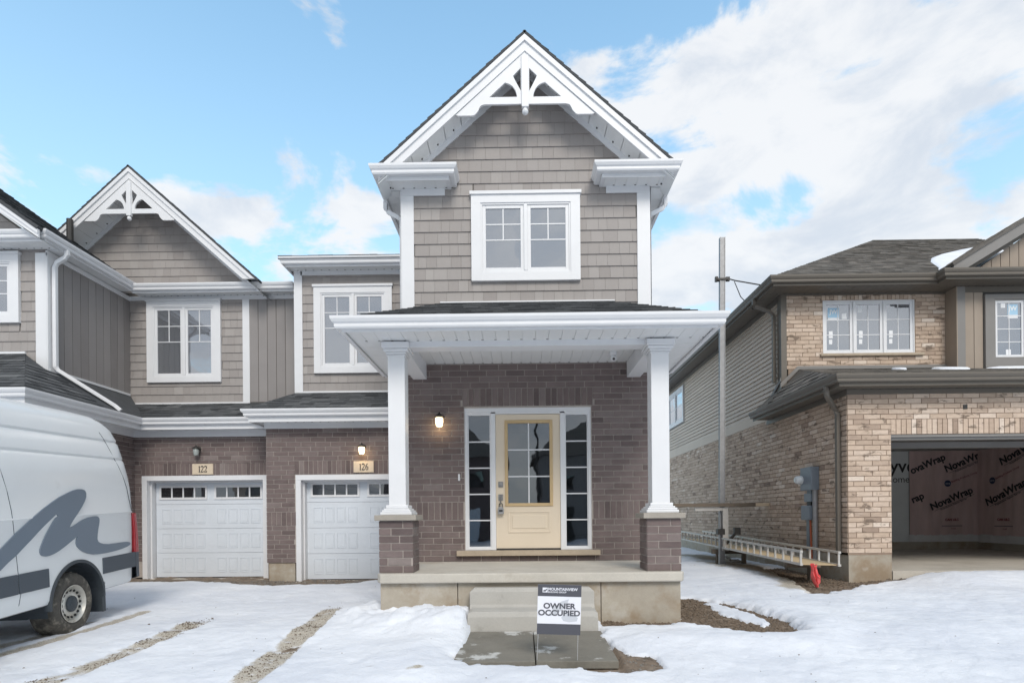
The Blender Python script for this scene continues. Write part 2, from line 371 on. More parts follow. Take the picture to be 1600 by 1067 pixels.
def minus(r, h):
    a, b, c, d = r; e, f, g, i = h          # (u0,u1,v0,v1)
    if e >= b or f <= a or g >= d or i <= c: return [r]
    o = []
    if e > a: o.append((a, e, c, d))
    if f < b: o.append((f, b, c, d))
    m0, m1 = max(a, e), min(b, f)
    if g > c: o.append((m0, m1, c, g))
    if i < d: o.append((m0, m1, i, d))
    return o
def holes_cut(r, holes):
    rs = [r]
    for h in holes: rs = [x for q in rs for x in minus(q, h)]
    return rs
def field(ps, parent, fr, u0, u1, v0, v1, rh, wfun, m, region=None, holes=(), gap=(.003, .003), off=None, d0=0.0, tb=.01, tt=.01,
          tonefun=None, minw=.02, jitter=0.0, key='k'):
    row = 0; v = v0
    while v < v1 - 1e-4:
        vt = min(v + rh, v1); u = u0 - (off(row) if off else 0); first = True
        while u < u1 - 1e-4:
            w = wfun(); ua, ub = max(u, u0) + gap[0] / 2, min(u + w, u1) - gap[0] / 2
            u += w
            if ub - ua < minw * .6: continue
            for (a, b, c, d) in holes_cut((ua, ub, v + gap[1] / 2, vt - gap[1] / 2), holes):
                if b - a < minw or d - c < .012: continue
                poly = [(a, c), (b, c), (b, d), (a, d)]; full = True
                if region:
                    q = clip(poly, region)
                    if len(q) < 3: continue
                    if len(q) != 4 or any(abs(q[i][0] - p[0]) + abs(q[i][1] - p[1]) > 1e-6 for i, p in enumerate(poly)) : full = set((round(x, 4), round(y, 4)) for x, y in q) == set((round(x, 4), round(y, 4)) for x, y in poly)
                    poly = q if not full else poly
                    ar = abs(sum(poly[i][0] * poly[(i + 1) % len(poly)][1] - poly[(i + 1) % len(poly)][0] * poly[i][1] for i in range(len(poly)))) / 2
                    if ar < .0004: continue
                t = tonefun() if tonefun else random.random(); tx = tb + random.uniform(0, jitter)
                vb, hh = v, rh
                dfun = (lambda uu, vv, vb=vb, hh=hh, tx=tx: tx + (tt - tx) * (vv - vb) / hh)
                k = (key, round(b - a, 3), round(d - c, 3), round(c - v, 3)) if full and jitter == 0 else None
                ps.add(parent, fr, poly, d0, dfun, m, t, k)
        v += rh; row += 1
def wallsheet(name, m, parent, fr, poly, th=.12, holes=()):
    b = MB()
    if not holes: b.prism(fr, poly, -th, 0)
    else:
        us = [p[0] for p in poly]; vs = [p[1] for p in poly]
        for (a, c, d, e) in holes_cut((min(us), max(us), min(vs), max(vs)), holes):
            q = clip([(a, d), (c, d), (c, e), (a, e)], poly)
            if len(q) > 2: b.prism(fr, q, -th, 0)
    return b.build(name, m, parent)
BL, BH, BG = .283, .0886, .0125
def brickwork(ps, wall, fr, u0, u1, v0, v1, m, holes=(), odd=0, soldier=False, proud=.008):
    if soldier:
        n = max(1, round((u1 - u0) / .0886)); w = (u1 - u0) / n
        field(ps, wall, fr, u0, u1, v0, v1, v1 - v0, lambda: w, m, holes=holes, gap=(BG, BG), tb=proud, tt=proud, tonefun=lambda: min(1, max(0, random.gauss(.5, .22))), key='s')
    else:
        field(ps, wall, fr, u0, u1, v0, v1, BH, lambda: BL, m, holes=holes, gap=(BG, BG), off=lambda r: ((r + odd) % 2) * BL * .5 + .04 * (r % 3 == 1),
              tb=proud, tt=proud, tonefun=lambda: min(1, max(0, random.gauss(.5, .17))), minw=.025, key='b')
def shakes(ps, wall, fr, u0, u1, v0, v1, m, region=None, holes=()):
    field(ps, wall, fr, u0, u1, v0, v1, .178, lambda: random.choice([.125, .15, .165, .18, .2, .215]), m, region=region, holes=holes, gap=(.0025, 0), off=lambda r: random.uniform(0, .15),
          tb=.019, tt=.004, minw=.03, key='sh', tonefun=lambda: min(1, max(0, random.gauss(.5, .14))))
def shingles(ps, deck, fr, region, m, lim=None):
    us = [p[0] for p in region]; vs = [p[1] for p in region]
    field(ps, deck, fr, min(us), max(us), min(vs), max(vs), .14, lambda: random.choice([.16, .2, .25, .3, .34]), m, region=region, gap=(.004, 0), off=lambda r: random.uniform(0, .3),
          tb=.009, tt=.003, jitter=.009, minw=.02, tonefun=lambda: min(1, max(0, random.gauss(.45, .28))))
GUT = [(0, 0), (.07, 0), (.082, .018), (.082, .05), (.10, .066), (.118, .098), (.12, .128), (.108, .13), (.106, .118), (.006, .118), (0, .13)]
def gutter(parent, path, z, m=None, h=.13, name='gutter', label=None):
    return MB().sweep(path, [(o, z + zz * h / .13) for o, zz in GUT]).build(name, m or MT['white'], parent, label=label)
def slope_frame(p0, p1, p2):
    p0, p1, p2 = Vector(p0), Vector(p1), Vector(p2); U = (p1 - p0).normalized(); Nn = U.cross(p2 - p0).normalized()
    if Nn.z < 0: Nn = -Nn
    V = Nn.cross(U).normalized()
    if V.z < 0: V = -V
    fr = Fr(p0, U, V, Nn); return fr
def roof(name, parent, pts, ps, m, th=.05, deckm=None, label=None):
    fr = slope_frame(pts[0], pts[1], pts[2]); poly = [((Vector(p) - fr.o).dot(fr.U), (Vector(p) - fr.o).dot(fr.V)) for p in pts]
    b = MB(); b.prism(fr, poly, -th, 0, .3); d = b.build(name, deckm or m, parent, label=label); shingles(ps, d, fr, poly, m); return d
def plate(name, loops, fr, d0, d1, m, parent, offset=0.0, res=4):     # filled outline with holes, extruded
    cu = bpy.data.curves.new(name, 'CURVE'); cu.dimensions = '2D'; cu.fill_mode = 'BOTH'; cu.extrude = (d1 - d0) / 2; cu.offset = offset
    for lp in loops:
        sp = cu.splines.new('POLY'); sp.points.add(len(lp) - 1)
        for i, (x, y) in enumerate(lp): sp.points[i].co = (x, y, 0, 1)
        sp.use_cyclic_u = True
    return curve_to(name, cu, fr, (d0 + d1) / 2, m, parent)
def curve_to(name, cu, fr, d, m, parent, label=None):
    o = bpy.data.objects.new(name, cu); COL.objects.link(o); bpy.context.view_layer.update()
    me = bpy.data.meshes.new_from_object(o.evaluated_get(bpy.context.evaluated_depsgraph_get()))
    bpy.data.objects.remove(o); bpy.data.curves.remove(cu)
    mw = Matrix((( fr.U.x, fr.V.x, fr.N.x, 0), (fr.U.y, fr.V.y, fr.N.y, 0), (fr.U.z, fr.V.z, fr.N.z, 0), (0, 0, 0, 1)))
    me.transform(Matrix.Translation(fr.o + fr.N * d) @ mw); me.materials.clear(); me.materials.append(m)
    return link(name, me, parent, label=label)
def text(s, fr, u, v, size, m, parent, d=.003, th=.001, align='CENTER', bold=0.0, sx=1.0, rot=0.0, shear=0.0, name='lettering'):
    cu = bpy.data.curves.new(name, 'FONT'); cu.body = s; cu.size = size; cu.align_x = align; cu.align_y = 'CENTER'; cu.extrude = th; cu.offset = bold; cu.shear = shear
    c, n = math.cos(rot), math.sin(rot)
    f2 = Fr(fr.p(u, v, 0), fr.U * c + fr.V * n, fr.V * c - fr.U * n, fr.N)
    o = bpy.data.objects.new(name, cu); COL.objects.link(o); bpy.context.view_layer.update()
    me = bpy.data.meshes.new_from_object(o.evaluated_get(bpy.context.evaluated_depsgraph_get())); bpy.data.objects.remove(o); bpy.data.curves.remove(cu)
    me.transform(Matrix.Diagonal((sx, 1, 1, 1)))
    mw = Matrix((( f2.U.x, f2.V.x, f2.N.x, 0), (f2.U.y, f2.V.y, f2.N.y, 0), (f2.U.z, f2.V.z, f2.N.z, 0), (0, 0, 0, 1)))
    me.transform(Matrix.Translation(f2.o + f2.N * d) @ mw); me.materials.clear(); me.materials.append(m)
    return link(name, me, parent)
# ------------------------------------------------------------------ shared building parts
def window(parent, fr, u0, u1, v0, v1, tw=.12, tb=.13, cap=True, sash=2, cols=2, rows=(.25, .5), mtrim=None, gm=None, head=None, name='window', out=.03, noframe=False, mulw=.04, sw=.05, label=None):
    """casing u0..u1, v0..v1; sashes with glass, muntins dividing each"""
    mtrim = mtrim or MT['white']; gm = gm or MT['glass']; head = tw if head is None else head
    sh = -.02 if noframe else .034
    fr = Fr(fr.o + fr.N * sh, fr.U, fr.V, fr.N)
    b = MB()
    if not noframe:
        b.box(fr, u0, u0 + tw, v0, v1 - head, -sh, out); b.box(fr, u1 - tw, u1, v0, v1 - head, -sh, out)
        b.box(fr, u0 + tw, u1 - tw, v0, v0 + tb, -sh, out - .002); b.box(fr, u0, u1, v1 - head, v1, -sh, out)
        if cap: b.box(fr, u0 - .02, u1 + .02, v1 - .035, v1 + .012, -sh, out + .022)
    i0, i1, j0, j1 = u0 + tw, u1 - tw, v0 + tb, v1 - head
    if noframe: i0, i1, j0, j1 = u0, u1, v0, v1
    b.box(fr, i0, i1, j0, j1, -.033, -.031)
    # narrow jamb liner
    for (a, c, d, e) in ((i0, i0 + .025, j0, j1), (i1 - .025, i1, j0, j1), (i0 + .025, i1 - .025, j0, j0 + .025), (i0 + .025, i1 - .025, j1 - .025, j1)): b.box(fr, a, c, d, e, -.0312, out - .012)
    win = b.build(name, mtrim if not noframe else MT['white'], parent, bevel=.003, label=label)
    W_ = (i1 - i0 - .05 - mulw * (sash - 1)) / sash
    for k in range(sash):
        a = i0 + .025 + k * (W_ + mulw); c = a + W_; d, e = j0 + .025, j1 - .025
        if k: MB().box(fr, a - mulw, a, d, e, -.03, out - .006).build('mullion', MT['white'], win, bevel=.002)
        s = MB()
        for (p, q, r, t) in ((a, a + sw, d, e), (c - sw, c, d, e), (a + sw, c - sw, d, d + sw), (a + sw, c - sw, e - sw, e)): s.box(fr, p, q, r, t, -.03, 0.004)
        s.build('sash', MT['white'], win, bevel=.003)
        a2, c2, d2, e2 = a + sw, c - sw, d + sw, e - sw; gh = e2 - d2; us = [a2 + (c2 - a2) * i / cols for i in range(cols + 1)]
        vs = [e2] + [e2 - gh * r for r in rows]
        MB().box(fr, a2, c2, d2, e2, -.03, -.012).build('pane', gm, win)
        mu = MB(); mw = .008
        full = rows[-1] > .6
        for x in us[1:-1]: mu.box(fr, x - mw, x + mw, d2 if full else vs[-1], e2, -.012, -.005)
        for y in vs[1:]: mu.box(fr, a2, c2, y - mw, y + mw, -.0125, -.0055)
        mu.build('muntin', MT['white'], win)
    return win
def ribbon(pts):                    # pts: (x, y, halfwidth)
    L_, R_ = [], []
    for i, (x, y, w) in enumerate(pts):
        a = pts[max(0, i - 1)]; b = pts[min(len(pts) - 1, i + 1)]; dx, dy = b[0] - a[0], b[1] - a[1]; l = math.hypot(dx, dy) or 1
        L_.append((x - dy / l * w, y + dx / l * w)); R_.append((x + dy / l * w, y - dx / l * w))
    return L_ + R_[::-1]
def arcp(cx, cy, rx, ry, a0, a1, w0, w1, n=14):
    return [(cx + rx * math.cos(math.radians(a0 + (a1 - a0) * i / n)), cy + ry * math.sin(math.radians(a0 + (a1 - a0) * i / n)), w0 + (w1 - w0) * math.sin(PI * i / n)) for i in range(n + 1)]
def digits(s, fr, u, v, h, m, parent):        # old style serif numerals, height h
    x = u
    for ch in s:
        W_ = h * (.42 if ch == '1' else .56); f2 = Fr(fr.p(x, v, 0), fr.U, fr.V, fr.N); k = h
        def sc(l): return [(a * k, b * k) for a, b in l]
        L_ = []
        if ch == '1':
            L_ = [[(.13, 0), (.37, 0), (.37, .05), (.31, .07), (.31, 1), (.26, 1), (.12, .90), (.12, .85), (.19, .87), (.19, .07), (.13, .05)]]
        if ch == '2':
            top = arcp(.26, .73, .19, .24, 165, -35, .035, .075)
            dn = [(.36, .52, .045), (.22, .30, .03), (.09, .10, .02)]
            L_ = [ribbon(top + dn), [(.05, 0), (.48, 0), (.50, .24), (.46, .24), (.42, .13), (.10, .12), (.05, .08)]]
        if ch == '6':
            o = [(.27 + .22 * math.cos(t), .30 + .30 * math.sin(t)) for t in [2 * PI * i / 24 for i in range(24)]]
            i_ = [(.27 + .10 * math.cos(t), .30 + .25 * math.sin(t)) for t in [2 * PI * i / 20 for i in range(20)]]
            L_ = [o, i_]
        if ch == '6':
            plate('numeral', [sc(l) for l in L_], f2, 0, .006, m, parent)
            plate('numeral_stroke', [sc(ribbon([(.11, .28, .06), (.115, .5, .058), (.16, .72, .05), (.25, .88, .04), (.40, .965, .03)]))], f2, 0, .0061, m, parent)
        else:
            for l in L_: plate('numeral', [sc(l)], f2, 0, .006 + .0001 * len(L_), m, parent)
        x += W_
def plaque(parent, fr, uc, v0, v1, w, s):
    p = MB().box(fr, uc - w / 2, uc + w / 2, v0, v1, 0, .03).build('house_number_stone', MT['plaque'], parent, bevel=.004)
    h = (v1 - v0) * .58; tot = sum(h * (.42 if c == '1' else .56) for c in s) - h * .06
    digits(s, Fr(fr.p(0, 0, .03), fr.U, fr.V, fr.N), uc - tot / 2, v0 + (v1 - v0) * .21, h, MT['ink'], p)
def lamp(loc, label, lit, parent=None):
    t = thing('wall_lantern', label, 'wall lamp', loc, 'wall lanterns'); x, y, z = loc; t.scale = (.86, .86, .86)
    MB().lathe((x, y, z + .07), (0, -1, 0), [(0, 0), (.055, 0), (.055, .012), (.03, .03), (.012, .05)], 20).tube([(x, y - .03, z + .07), (x, y - .09, z + .085), (x, y - .115, z + .10)], .011, 8).build('wall_bracket', MT['dark'], t, smooth=True)
    MB().lathe((x, y - .115, z), (0, 0, 1), [(0, .145), (.012, .142), (.02, .12), (.045, .098), (.088, .072), (.092, .06), (.062, .055), (.058, .04)], 24).build('cap', MT['dark'], t, smooth=True)
    MB().lathe((x, y - .115, z), (0, 0, 1), [(.056, .054), (.064, .04), (.066, -.02), (.052, -.088), (.046, -.10), (0, -.102)], 24).build('glass_shade', MT['lit'] if lit else MT['litlow'], t, smooth=True)
    if lit:
        l = bpy.data.lights.new('lantern_bulb', 'POINT'); l.energy = .8; l.color = (1, .68, .32); l.shadow_soft_size = .05
        l.energy = .7
        o = bpy.data.objects.new('lantern_bulb', l); COL.objects.link(o); o.parent = t; o.location = (0, -.17, -.13)
    return t
def garage_door(parent, fr, u0, u1, v0, v1, d=-.22):
    g = MB().box(fr, u0 - .05, u1 + .05, v0, v1, d - .06, d - .022).build('garage_door', MT['gdoor'], parent)
    H = .5; W_ = (u1 - u0); half = W_ / 2; vb = v0 + .01
    for k in range(4):
        a, c = vb + k * H, min(vb + (k + 1) * H - .005, v1 + .05)
        MB().box(fr, u0, u1, a, c, d - .02, d).build('door_section', MT['gdoor'], g, bevel=.003)
        for hh in range(2):
            h0 = u0 + hh * half + .10; h1 = u0 + (hh + 1) * half - .10; w = (h1 - h0) / 4
            for j in range(4):
                p, q = h0 + j * w + .025, h0 + (j + 1) * w - .025
                if k < 3:
                    b = MB()
                    for (x0, x1, y0, y1) in ((p, q, c - .11, c - .10), (p, q, a + .10, a + .11), (p, p + .01, a + .11, c - .11), (q - .01, q, a + .11, c - .11)): b.box(fr, x0, x1, y0, y1, d, d + .007)
                    b.box(fr, p + .022, q - .022, a + .13, c - .13, d, d + .005)
                    b.build('raised_panel', MT['gdoor'], g, bevel=.003)
                else:
                    vz0, vz1 = vb + 3 * H + .14, vb + 3 * H + .34
                    MB().box(fr, h0 + j * w + .014, h0 + (j + 1) * w - .014, vz0, vz1, d, d + .008).build('pane', MT['glassd'], g)
            if k < 3: continue
            fb = MB(); vz0, vz1 = vb + 3 * H + .115, vb + 3 * H + .365
            fb.box(fr, h0 - .025, h1 + .025, vz0 - .02, vz0 + .024, d, d + .016); fb.box(fr, h0 - .025, h1 + .025, vz1 - .024, vz1 + .02, d, d + .016)
            for j in range(5): fb.box(fr, h0 + j * w - (.014 if j else .025), h0 + j * w + (.014 if j < 4 else .025), vz0 + .024, vz1 - .024, d, d + .0155)
            fb.build('window_frame', MT['white'], g)
    MB().box(fr, u0, u1, v0 - .02, v0 + .012, d - .02, d + .006).build('bottom_seal', MT['black'], g)
    return g
def door_trim(parent, fr, u0, u1, v1, tw=.10):
    b = MB(); b.box(fr, u0, u0 + tw, .03, v1 - tw, -.24, .012); b.box(fr, u1 - tw, u1, .03, v1 - tw, -.24, .012); b.box(fr, u0, u1, v1 - tw, v1, -.24, .013)
    b.box(fr, u0 + tw, u0 + tw + .03, .03, v1 - tw - .03, -.24, -.10); b.box(fr, u1 - tw - .03, u1 - tw, .03, v1 - tw - .03, -.24, -.10); b.box(fr, u0 + tw, u1 - tw, v1 - tw - .03, v1 - tw, -.24, -.10)
    return b.build('garage_door_casing', MT['white'], parent, bevel=.004)
def soffit(parent, x0, x1, y0, y1, z, w=.30, along='x', holes=True, name='soffit_panel', m=None):
    w = .45 if w == .30 else w
    """flat soffit, grooves run front to back (along='x': panels laid side by side in x)"""
    m = m or MT['white2']; fr = Fr((0, 0, z), (1, 0, 0), (0, 1, 0), (0, 0, -1))
    a0, a1 = (x0, x1) if along == 'x' else (y0, y1); n = max(1, round((a1 - a0) / w)); w = (a1 - a0) / n; vb = MB()
    for i in range(n):
        b = MB()
        for k in range(3):
            p, q = a0 + i * w + k * w / 3 + .001, a0 + i * w + (k + 1) * w / 3 - .003
            if along == 'x': b.box(fr, p, q, y0, y1, -.02, 0)
            else: b.box(fr, x0, x1, p, q, -.02, 0)
        if along == 'x': b.box(fr, a0 + i * w, a0 + (i + 1) * w - .001, y0, y1, -.03, -.012)
        else: b.box(fr, x0, x1, a0 + i * w, a0 + (i + 1) * w - .001, -.03, -.012)
        b.build(name, m, parent)
        if holes:
            for k in range(3):
                c = a0 + (i + (k + .93) / 3) * w
                if along == 'x': vb.box(fr, c - .014, c + .014, y1 - .05, y1 - .035, 0, .002)
    if vb.v: vb.build('soffit_vent', MT['dark'], parent, kind='stuff')
def gable_ornament(parent, fr, c, zt, k=1.0):
    """c: centre u, zt: apex height of the inner triangle; outline measured for k=1"""
    g = MB().box(fr, c - .05 * k, c + .05 * k, zt - .80 * k, zt - .07 * k, -.02, .045).build('gable_ornament_post', MT['white'], parent, bevel=.004)
    def cv(p0, p1, p2, n=10): return [((1 - t) ** 2 * p0[0] + 2 * t * (1 - t) * p1[0] + t * t * p2[0], (1 - t) ** 2 * p0[1] + 2 * t * (1 - t) * p1[1] + t * t * p2[1]) for t in [i / n for i in range(n + 1)]]
    for s in (-1, 1):
        outer = [(0, 0), (-.99, -.89)] + [(-.95, -.90), (-.745, -.90)] + cv((-.72, -.89), (-.665, -.84), (-.655, -.80), 5) + cv((-.635, -.765), (-.60, -.745), (-.56, -.745), 5) + [(0, -.745)]
        small = [(-.06, -.235), (-.17, -.345)] + cv((-.15, -.39), (-.115, -.46), (-.06, -.56), 5)
        large = [(-.51, -.645), (-.285, -.44)] + cv((-.285, -.44), (-.13, -.47), (-.115, -.645), 10)
        lp = [[(c + s * x * k, zt + y * k) for x, y in l] for l in (outer, small, large)]
        plate('gable_brace', lp, fr, -.012, .016 + .001 * s, MT['white'], parent)
    o = fr.p(c, zt - .845 * k, .013)
    MB().lathe(o, (0, 0, -1), [(.02 * k, -.05), (.02 * k, -.03)] + [(.045 * k * math.sin(a), .01 - .045 * k * math.cos(a)) for a in [PI * i / 10 for i in range(1, 11)]], 20).build('finial', MT['white'], parent, smooth=True)
def gable(parent, ps_roof, Yf, Yw, Yb, cx, zap, slope, xl, xr, zcut):
    """open gable: shingled slopes, rake boards, sloping soffit, frieze on the wall. zap = apex of the shingle surface"""
    for s, xe in ((-1, xl), (1, xr)):
        ze = zap - slope * abs(xe - cx)
        roof('roof_slope', parent, [(xe, Yf - .03, ze), (xe, Yb, ze), (cx, Yb, zap), (cx, Yf - .03, zap)], ps_roof, MT['shingle'], th=.03)
        fr = FF(Yf)
        def band(z0, z1, e=xe): return clip([(cx, zap + z0), (e, zap - slope * abs(e - cx) + z0), (e, zap - slope * abs(e - cx) + z1), (cx, zap + z1)], [(cx - 9, zcut), (cx + 9, zcut), (cx + 9, zap + 1), (cx - 9, zap + 1)])
        b = MB(); b.prism(fr, band(-.045, -.27), -.03, .0); b.prism(fr, band(-.045, -.13), 0, .025 - .001 * s); b.prism(fr, band(-.245, -.27), 0, .008)
        b.build('rake_board', MT['white'], parent)
        # sloping soffit panels
        L_ = abs(xe - cx); n = max(2, int(L_ / .22)); vb = MB()
        for i in range(n):
            x0, x1 = cx + s * (L_ * i / n + (.005)), cx + s * (L_ * (i + 1) / n - .004)
            z0, z1 = zap - .235 - slope * abs(x0 - cx), zap - .235 - slope * abs(x1 - cx)
            q = MB(); P = [(x0, Yf + .03, z0), (x1, Yf + .03, z1), (x1, Yw, z1), (x0, Yw, z0)]
            q.add(P + [(x, y, z + .02) for x, y, z in P], [[0, 1, 2, 3], [4, 5, 6, 7], [0, 1, 5, 4], [2, 3, 7, 6], [1, 2, 6, 5], [0, 3, 7, 4]])
            q.build('soffit_panel', MT['white2'], parent)
            xm = (x0 + x1) / 2; zm = (z0 + z1) / 2; vb.bx(xm - .012, xm + .012, Yw - .10, Yw - .075, zm - .008, zm + .006)
        vb.build('soffit_vent', MT['dark'], parent, kind='stuff')
        b = MB(); P = [(cx, Yf, zap - .21), (xe, Yf, ze - .21), (xe, Yw + .1, ze - .21), (cx, Yw + .1, zap - .21)]; b.face(P); b.build('soffit_backing', MT['white2'], parent)
        MB().prism(FF(Yw), band(-.20, -.335), 0, .028 + .001 * s).build('frieze_board', MT['white'], parent)

# ================================================================== townhouse number 126
A = thing('townhouse', 'grey shake-sided townhouse with tall white gable, covered porch with two columns and cream front door', 'house', (.1, 8.28, .1))
psb = Pieces('brick', 'bricks'); psk = Pieces('shake', 'shakes'); psh = Pieces('shingle', 'shingles', 260)
XL, XR, CX = -1.73, 1.93, .11
F = FF(8.28)
# ground floor brick wall round the door
dh = (-.84, 1.06, .70, 2.90)
wall = wallsheet('brick_wall', MT['mortar'], A, F, [(XL, -.3), (XR, -.3), (XR, 3.66), (XL, 3.66)], holes=[(-.83, 1.05, .76, 2.88)])
z0 = 1.22 - 7 * BH
lint = (-.86, 1.08, 2.90, 3.17); band1 = (XL, -.85, 1.2195, 1.4855); band2 = (1.07, XR, 1.2195, 1.4855)
brickwork(psb, wall, F, XL, XR, z0, 3.62, MT['brick'], holes=[dh, lint, band1, band2])
brickwork(psb, wall, F, lint[0], lint[1], lint[2], lint[3], MT['brick'], soldier=True, proud=.009)
brickwork(psb, wall, F, XL, -.85, 1.22, 1.4855, MT['brick'], soldier=True, proud=.009)
brickwork(psb, wall, F, 1.07, XR, 1.22, 1.4855, MT['brick'], soldier=True, proud=.009)
# right and left side walls of the tower
for s, X in ((1, XR), (-1, XL)):
    fr = FRt(X) if s > 0 else FLf(X)
    w = wallsheet('brick_wall', MT['mortar'], A, fr, [(8.40, -.3), (17, -.3), (17, 3.5), (8.40, 3.5)])
    brickwork(psb, w, fr, 8.29, 11 if s < 0 else 17, z0, 3.5, MT['brick'])
    w2 = wallsheet('siding_wall', MT['shadowgap'], A, fr, [(8.40, 3.5), (17, 3.5), (17, 6.2), (8.40, 6.2)])
    field(psk, w2, fr, 8.3, 17, 3.6, 6.15, .3, lambda: .3, MT['board'], gap=(.006, 0), tb=.01, tt=.01)
# upper shake wall with gable
gw = [(XL, 4.2), (XR, 4.2), (XR, 6.25), (CX, 7.88), (XL, 6.25)]
sw_ = wallsheet('siding_wall', MT['shadowgap'], A, F, gw)
shakes(psk, sw_, F, XL + .17, XR - .17, 4.25, 7.9, MT['siding'], region=[(XL, 4.2), (XR, 4.2), (XR, 6.22), (CX, 7.86), (XL, 6.22)], holes=[(-.68, .90, 4.76, 6.04)])
window(A, F, -.70, .91, 4.745, 6.05, tw=.14, tb=.125, head=.155, rows=(.265, .53), mulw=.05)
for a, b_ in ((XL - .02, XL + .175), (XR - .175, XR + .02)):
    MB().box(F, a, b_, 4.2, 6.13, 0, .03).build('corner_trim', MT['white'], A, bevel=.004)
for s in (-1, 1):
    xo = CX + s * 1.85
    MB().bx(min(xo, xo + s * .0) - .0, xo + .001, 8.25, 8.6, 4.2, 6.13).build('corner_trim', MT['white'], A)
gable(A, psh, 7.90, 8.28, 16.5, CX, 8.13, .89, -2.0, 2.22, 6.285)
gable_ornament(A, FF(7.925), CX, 7.86)
# eave returns with gutter, fascia, soffit and frieze
for s, xo, xi in ((-1, -2.0, -.99), (1, 2.21, 1.20)):
    path = [(xo, 16.4), (xo, 7.98), (xi, 7.98), (xi, 8.25)] if s < 0 else [(xi, 8.25), (xi, 7.98), (xo, 7.98), (xo, 16.4)]
    path = [(x, y) for x, y in path]
    gutter(A, path, 6.15)
    MB().bx(min(xo, xi), max(xo, xi), 7.981, 8.28, 6.13, 6.262).build('eave_return', MT['white'], A)
    fp = [(xo, 16.4), (xo, 8.0), (xi - s * 0, 8.0)] if s < 0 else [(xi, 8.0), (xo, 8.0), (xo, 16.4)]
    MB().sweep([(x, y) for x, y in fp], [(0, 6.10), (.014, 6.10), (.014, 6.15), (0, 6.15)]).build('fascia', MT['white'], A)
    soffit(A, min(xo, xi + s * .06), max(xo, xi + s * .06), 8.0, 8.26, 6.125)
    xw = XL if s < 0 else XR
    soffit(A, min(xo, xw), max(xo, xw), 8.30, 16.3, 6.125, along='y', holes=False, w=.5)
    # top cover sloping back
    MB().face([(xo, 7.9, 6.279), (xi, 7.9, 6.279), (xi, 8.29, 6.285), (xo, 8.29, 6.285)]).build('return_flashing', MT['white'], A)
    a, b_ = (xi + s * .10, xw) ; MB().box(F, min(a, b_), max(a, b_), 6.03, 6.125, 0, .036).build('frieze_board', MT['white'], A)
    MB().box(FRt(XR) if s > 0 else FLf(XL), 8.3, 16, 6.03, 6.125, 0, .03).build('frieze_board', MT['white'], A)
# downspouts at the two front corners
for s, xo, xw in ((-1, -2.06, XL), (1, 2.27, XR)):
    x2 = xw + s * .05
    MB().tube([(xo, 8.62, 6.16), (xo, 8.62, 6.05), (xo - s * .05, 8.60, 5.98), (x2 + s * .04, 8.50, 5.84), (x2, 8.48, 5.76), (x2, 8.48, 4.25)], .045, 4, rot=PI / 4).build('downspout', MT['white'], A, bevel=.008)
# front door group
D = FF(8.28)
fr_ = MB(); 
for (a, b_, c, d_) in ((-.84, -.79, .765, 2.82), (1.01, 1.06, .765, 2.82), (-.84, 1.06, 2.82, 2.895), (-.44, -.372, .765, 2.80), (.592, .66, .765, 2.80), (-.79, -.44, 2.79, 2.82), (-.372, .592, 2.79, 2.82), (.66, 1.01, 2.79, 2.82), (-.79, -.44, .765, .80), (.66, 1.01, .765, .80)):
    fr_.box(D, a, b_, c, d_, -.12, -.012 if c < 2.8 else -.008)
fr_.build('door_surround', MT['white'], A, bevel=.004)
dr = MB()
g0, g1, h0, h1 = -.20, .445, 1.45, 2.665
for r in holes_cut((-.370, .590, .79, 2.785), [(g0, g1, h0, h1)]): dr.box(D, *r, -.075, -.035)
dr = dr.build('front_door', MT['door'], A)
b = MB()
for r in holes_cut((g0 - .035, g1 + .035, h0 - .035, h1 + .035), [(g0 + .012, g1 - .012, h0 + .012, h1 - .012)]): b.box(D, *r, -.06, -.018)
b.build('glass_frame', MT['doortan'], dr, bevel=.005)
for i in range(2):
    for j in range(3):
        w, h = (g1 - g0 - .024) / 2, (h1 - h0 - .024) / 3; a, c = g0 + .012 + i * w, h0 + .012 + j * h
        MB().box(D, a, a + w, c, c + h, -.055, -.045).build('pane', MT['glassc'], dr)
b = MB(); w, h = (g1 - g0 - .024) / 2, (h1 - h0 - .024) / 3
b.box(D, g0 + .012 + w - .009, g0 + .012 + w + .009, h0, h1, -.045, -.036)
for j in (1, 2): b.box(D, g0, g1, h0 + .012 + j * h - .009, h0 + .012 + j * h + .009, -.0452, -.0365)
b.build('muntin', MT['white'], dr)
b = MB()
for r in holes_cut((-.195, .44, 1.02, 1.345), [(-.17, .415, 1.045, 1.32)]): b.box(D, *r, -.035, -.026)
b.box(D, -.13, .375, 1.085, 1.28, -.035, -.027); b.build('raised_panel', MT['door'], dr, bevel=.004)
MB().box(D, -.37, .59, .762, .79, -.09, -.02).build('threshold', MT['dark'], dr)
b = MB(); b.box(D, -.335, -.262, 1.70, 1.785, -.035, -.022); b.lathe(D.p(-.298, 1.742, -.022), (0, -1, 0), [(.026, 0), (.024, .018), (0, .02)], 20); b.build('deadbolt', MT['steel'], dr, smooth=True, bevel=.003)
b = MB(); b.box(D, -.335, -.265, 1.50, 1.595, -.035, -.022); b.tube([D.p(-.30, 1.57, -.02), D.p(-.30, 1.575, .03), D.p(-.30, 1.53, .045), D.p(-.30, 1.46, .03), D.p(-.30, 1.45, -.02)], .010, 8); b.build('door_handle', MT['steel'], dr, smooth=True)
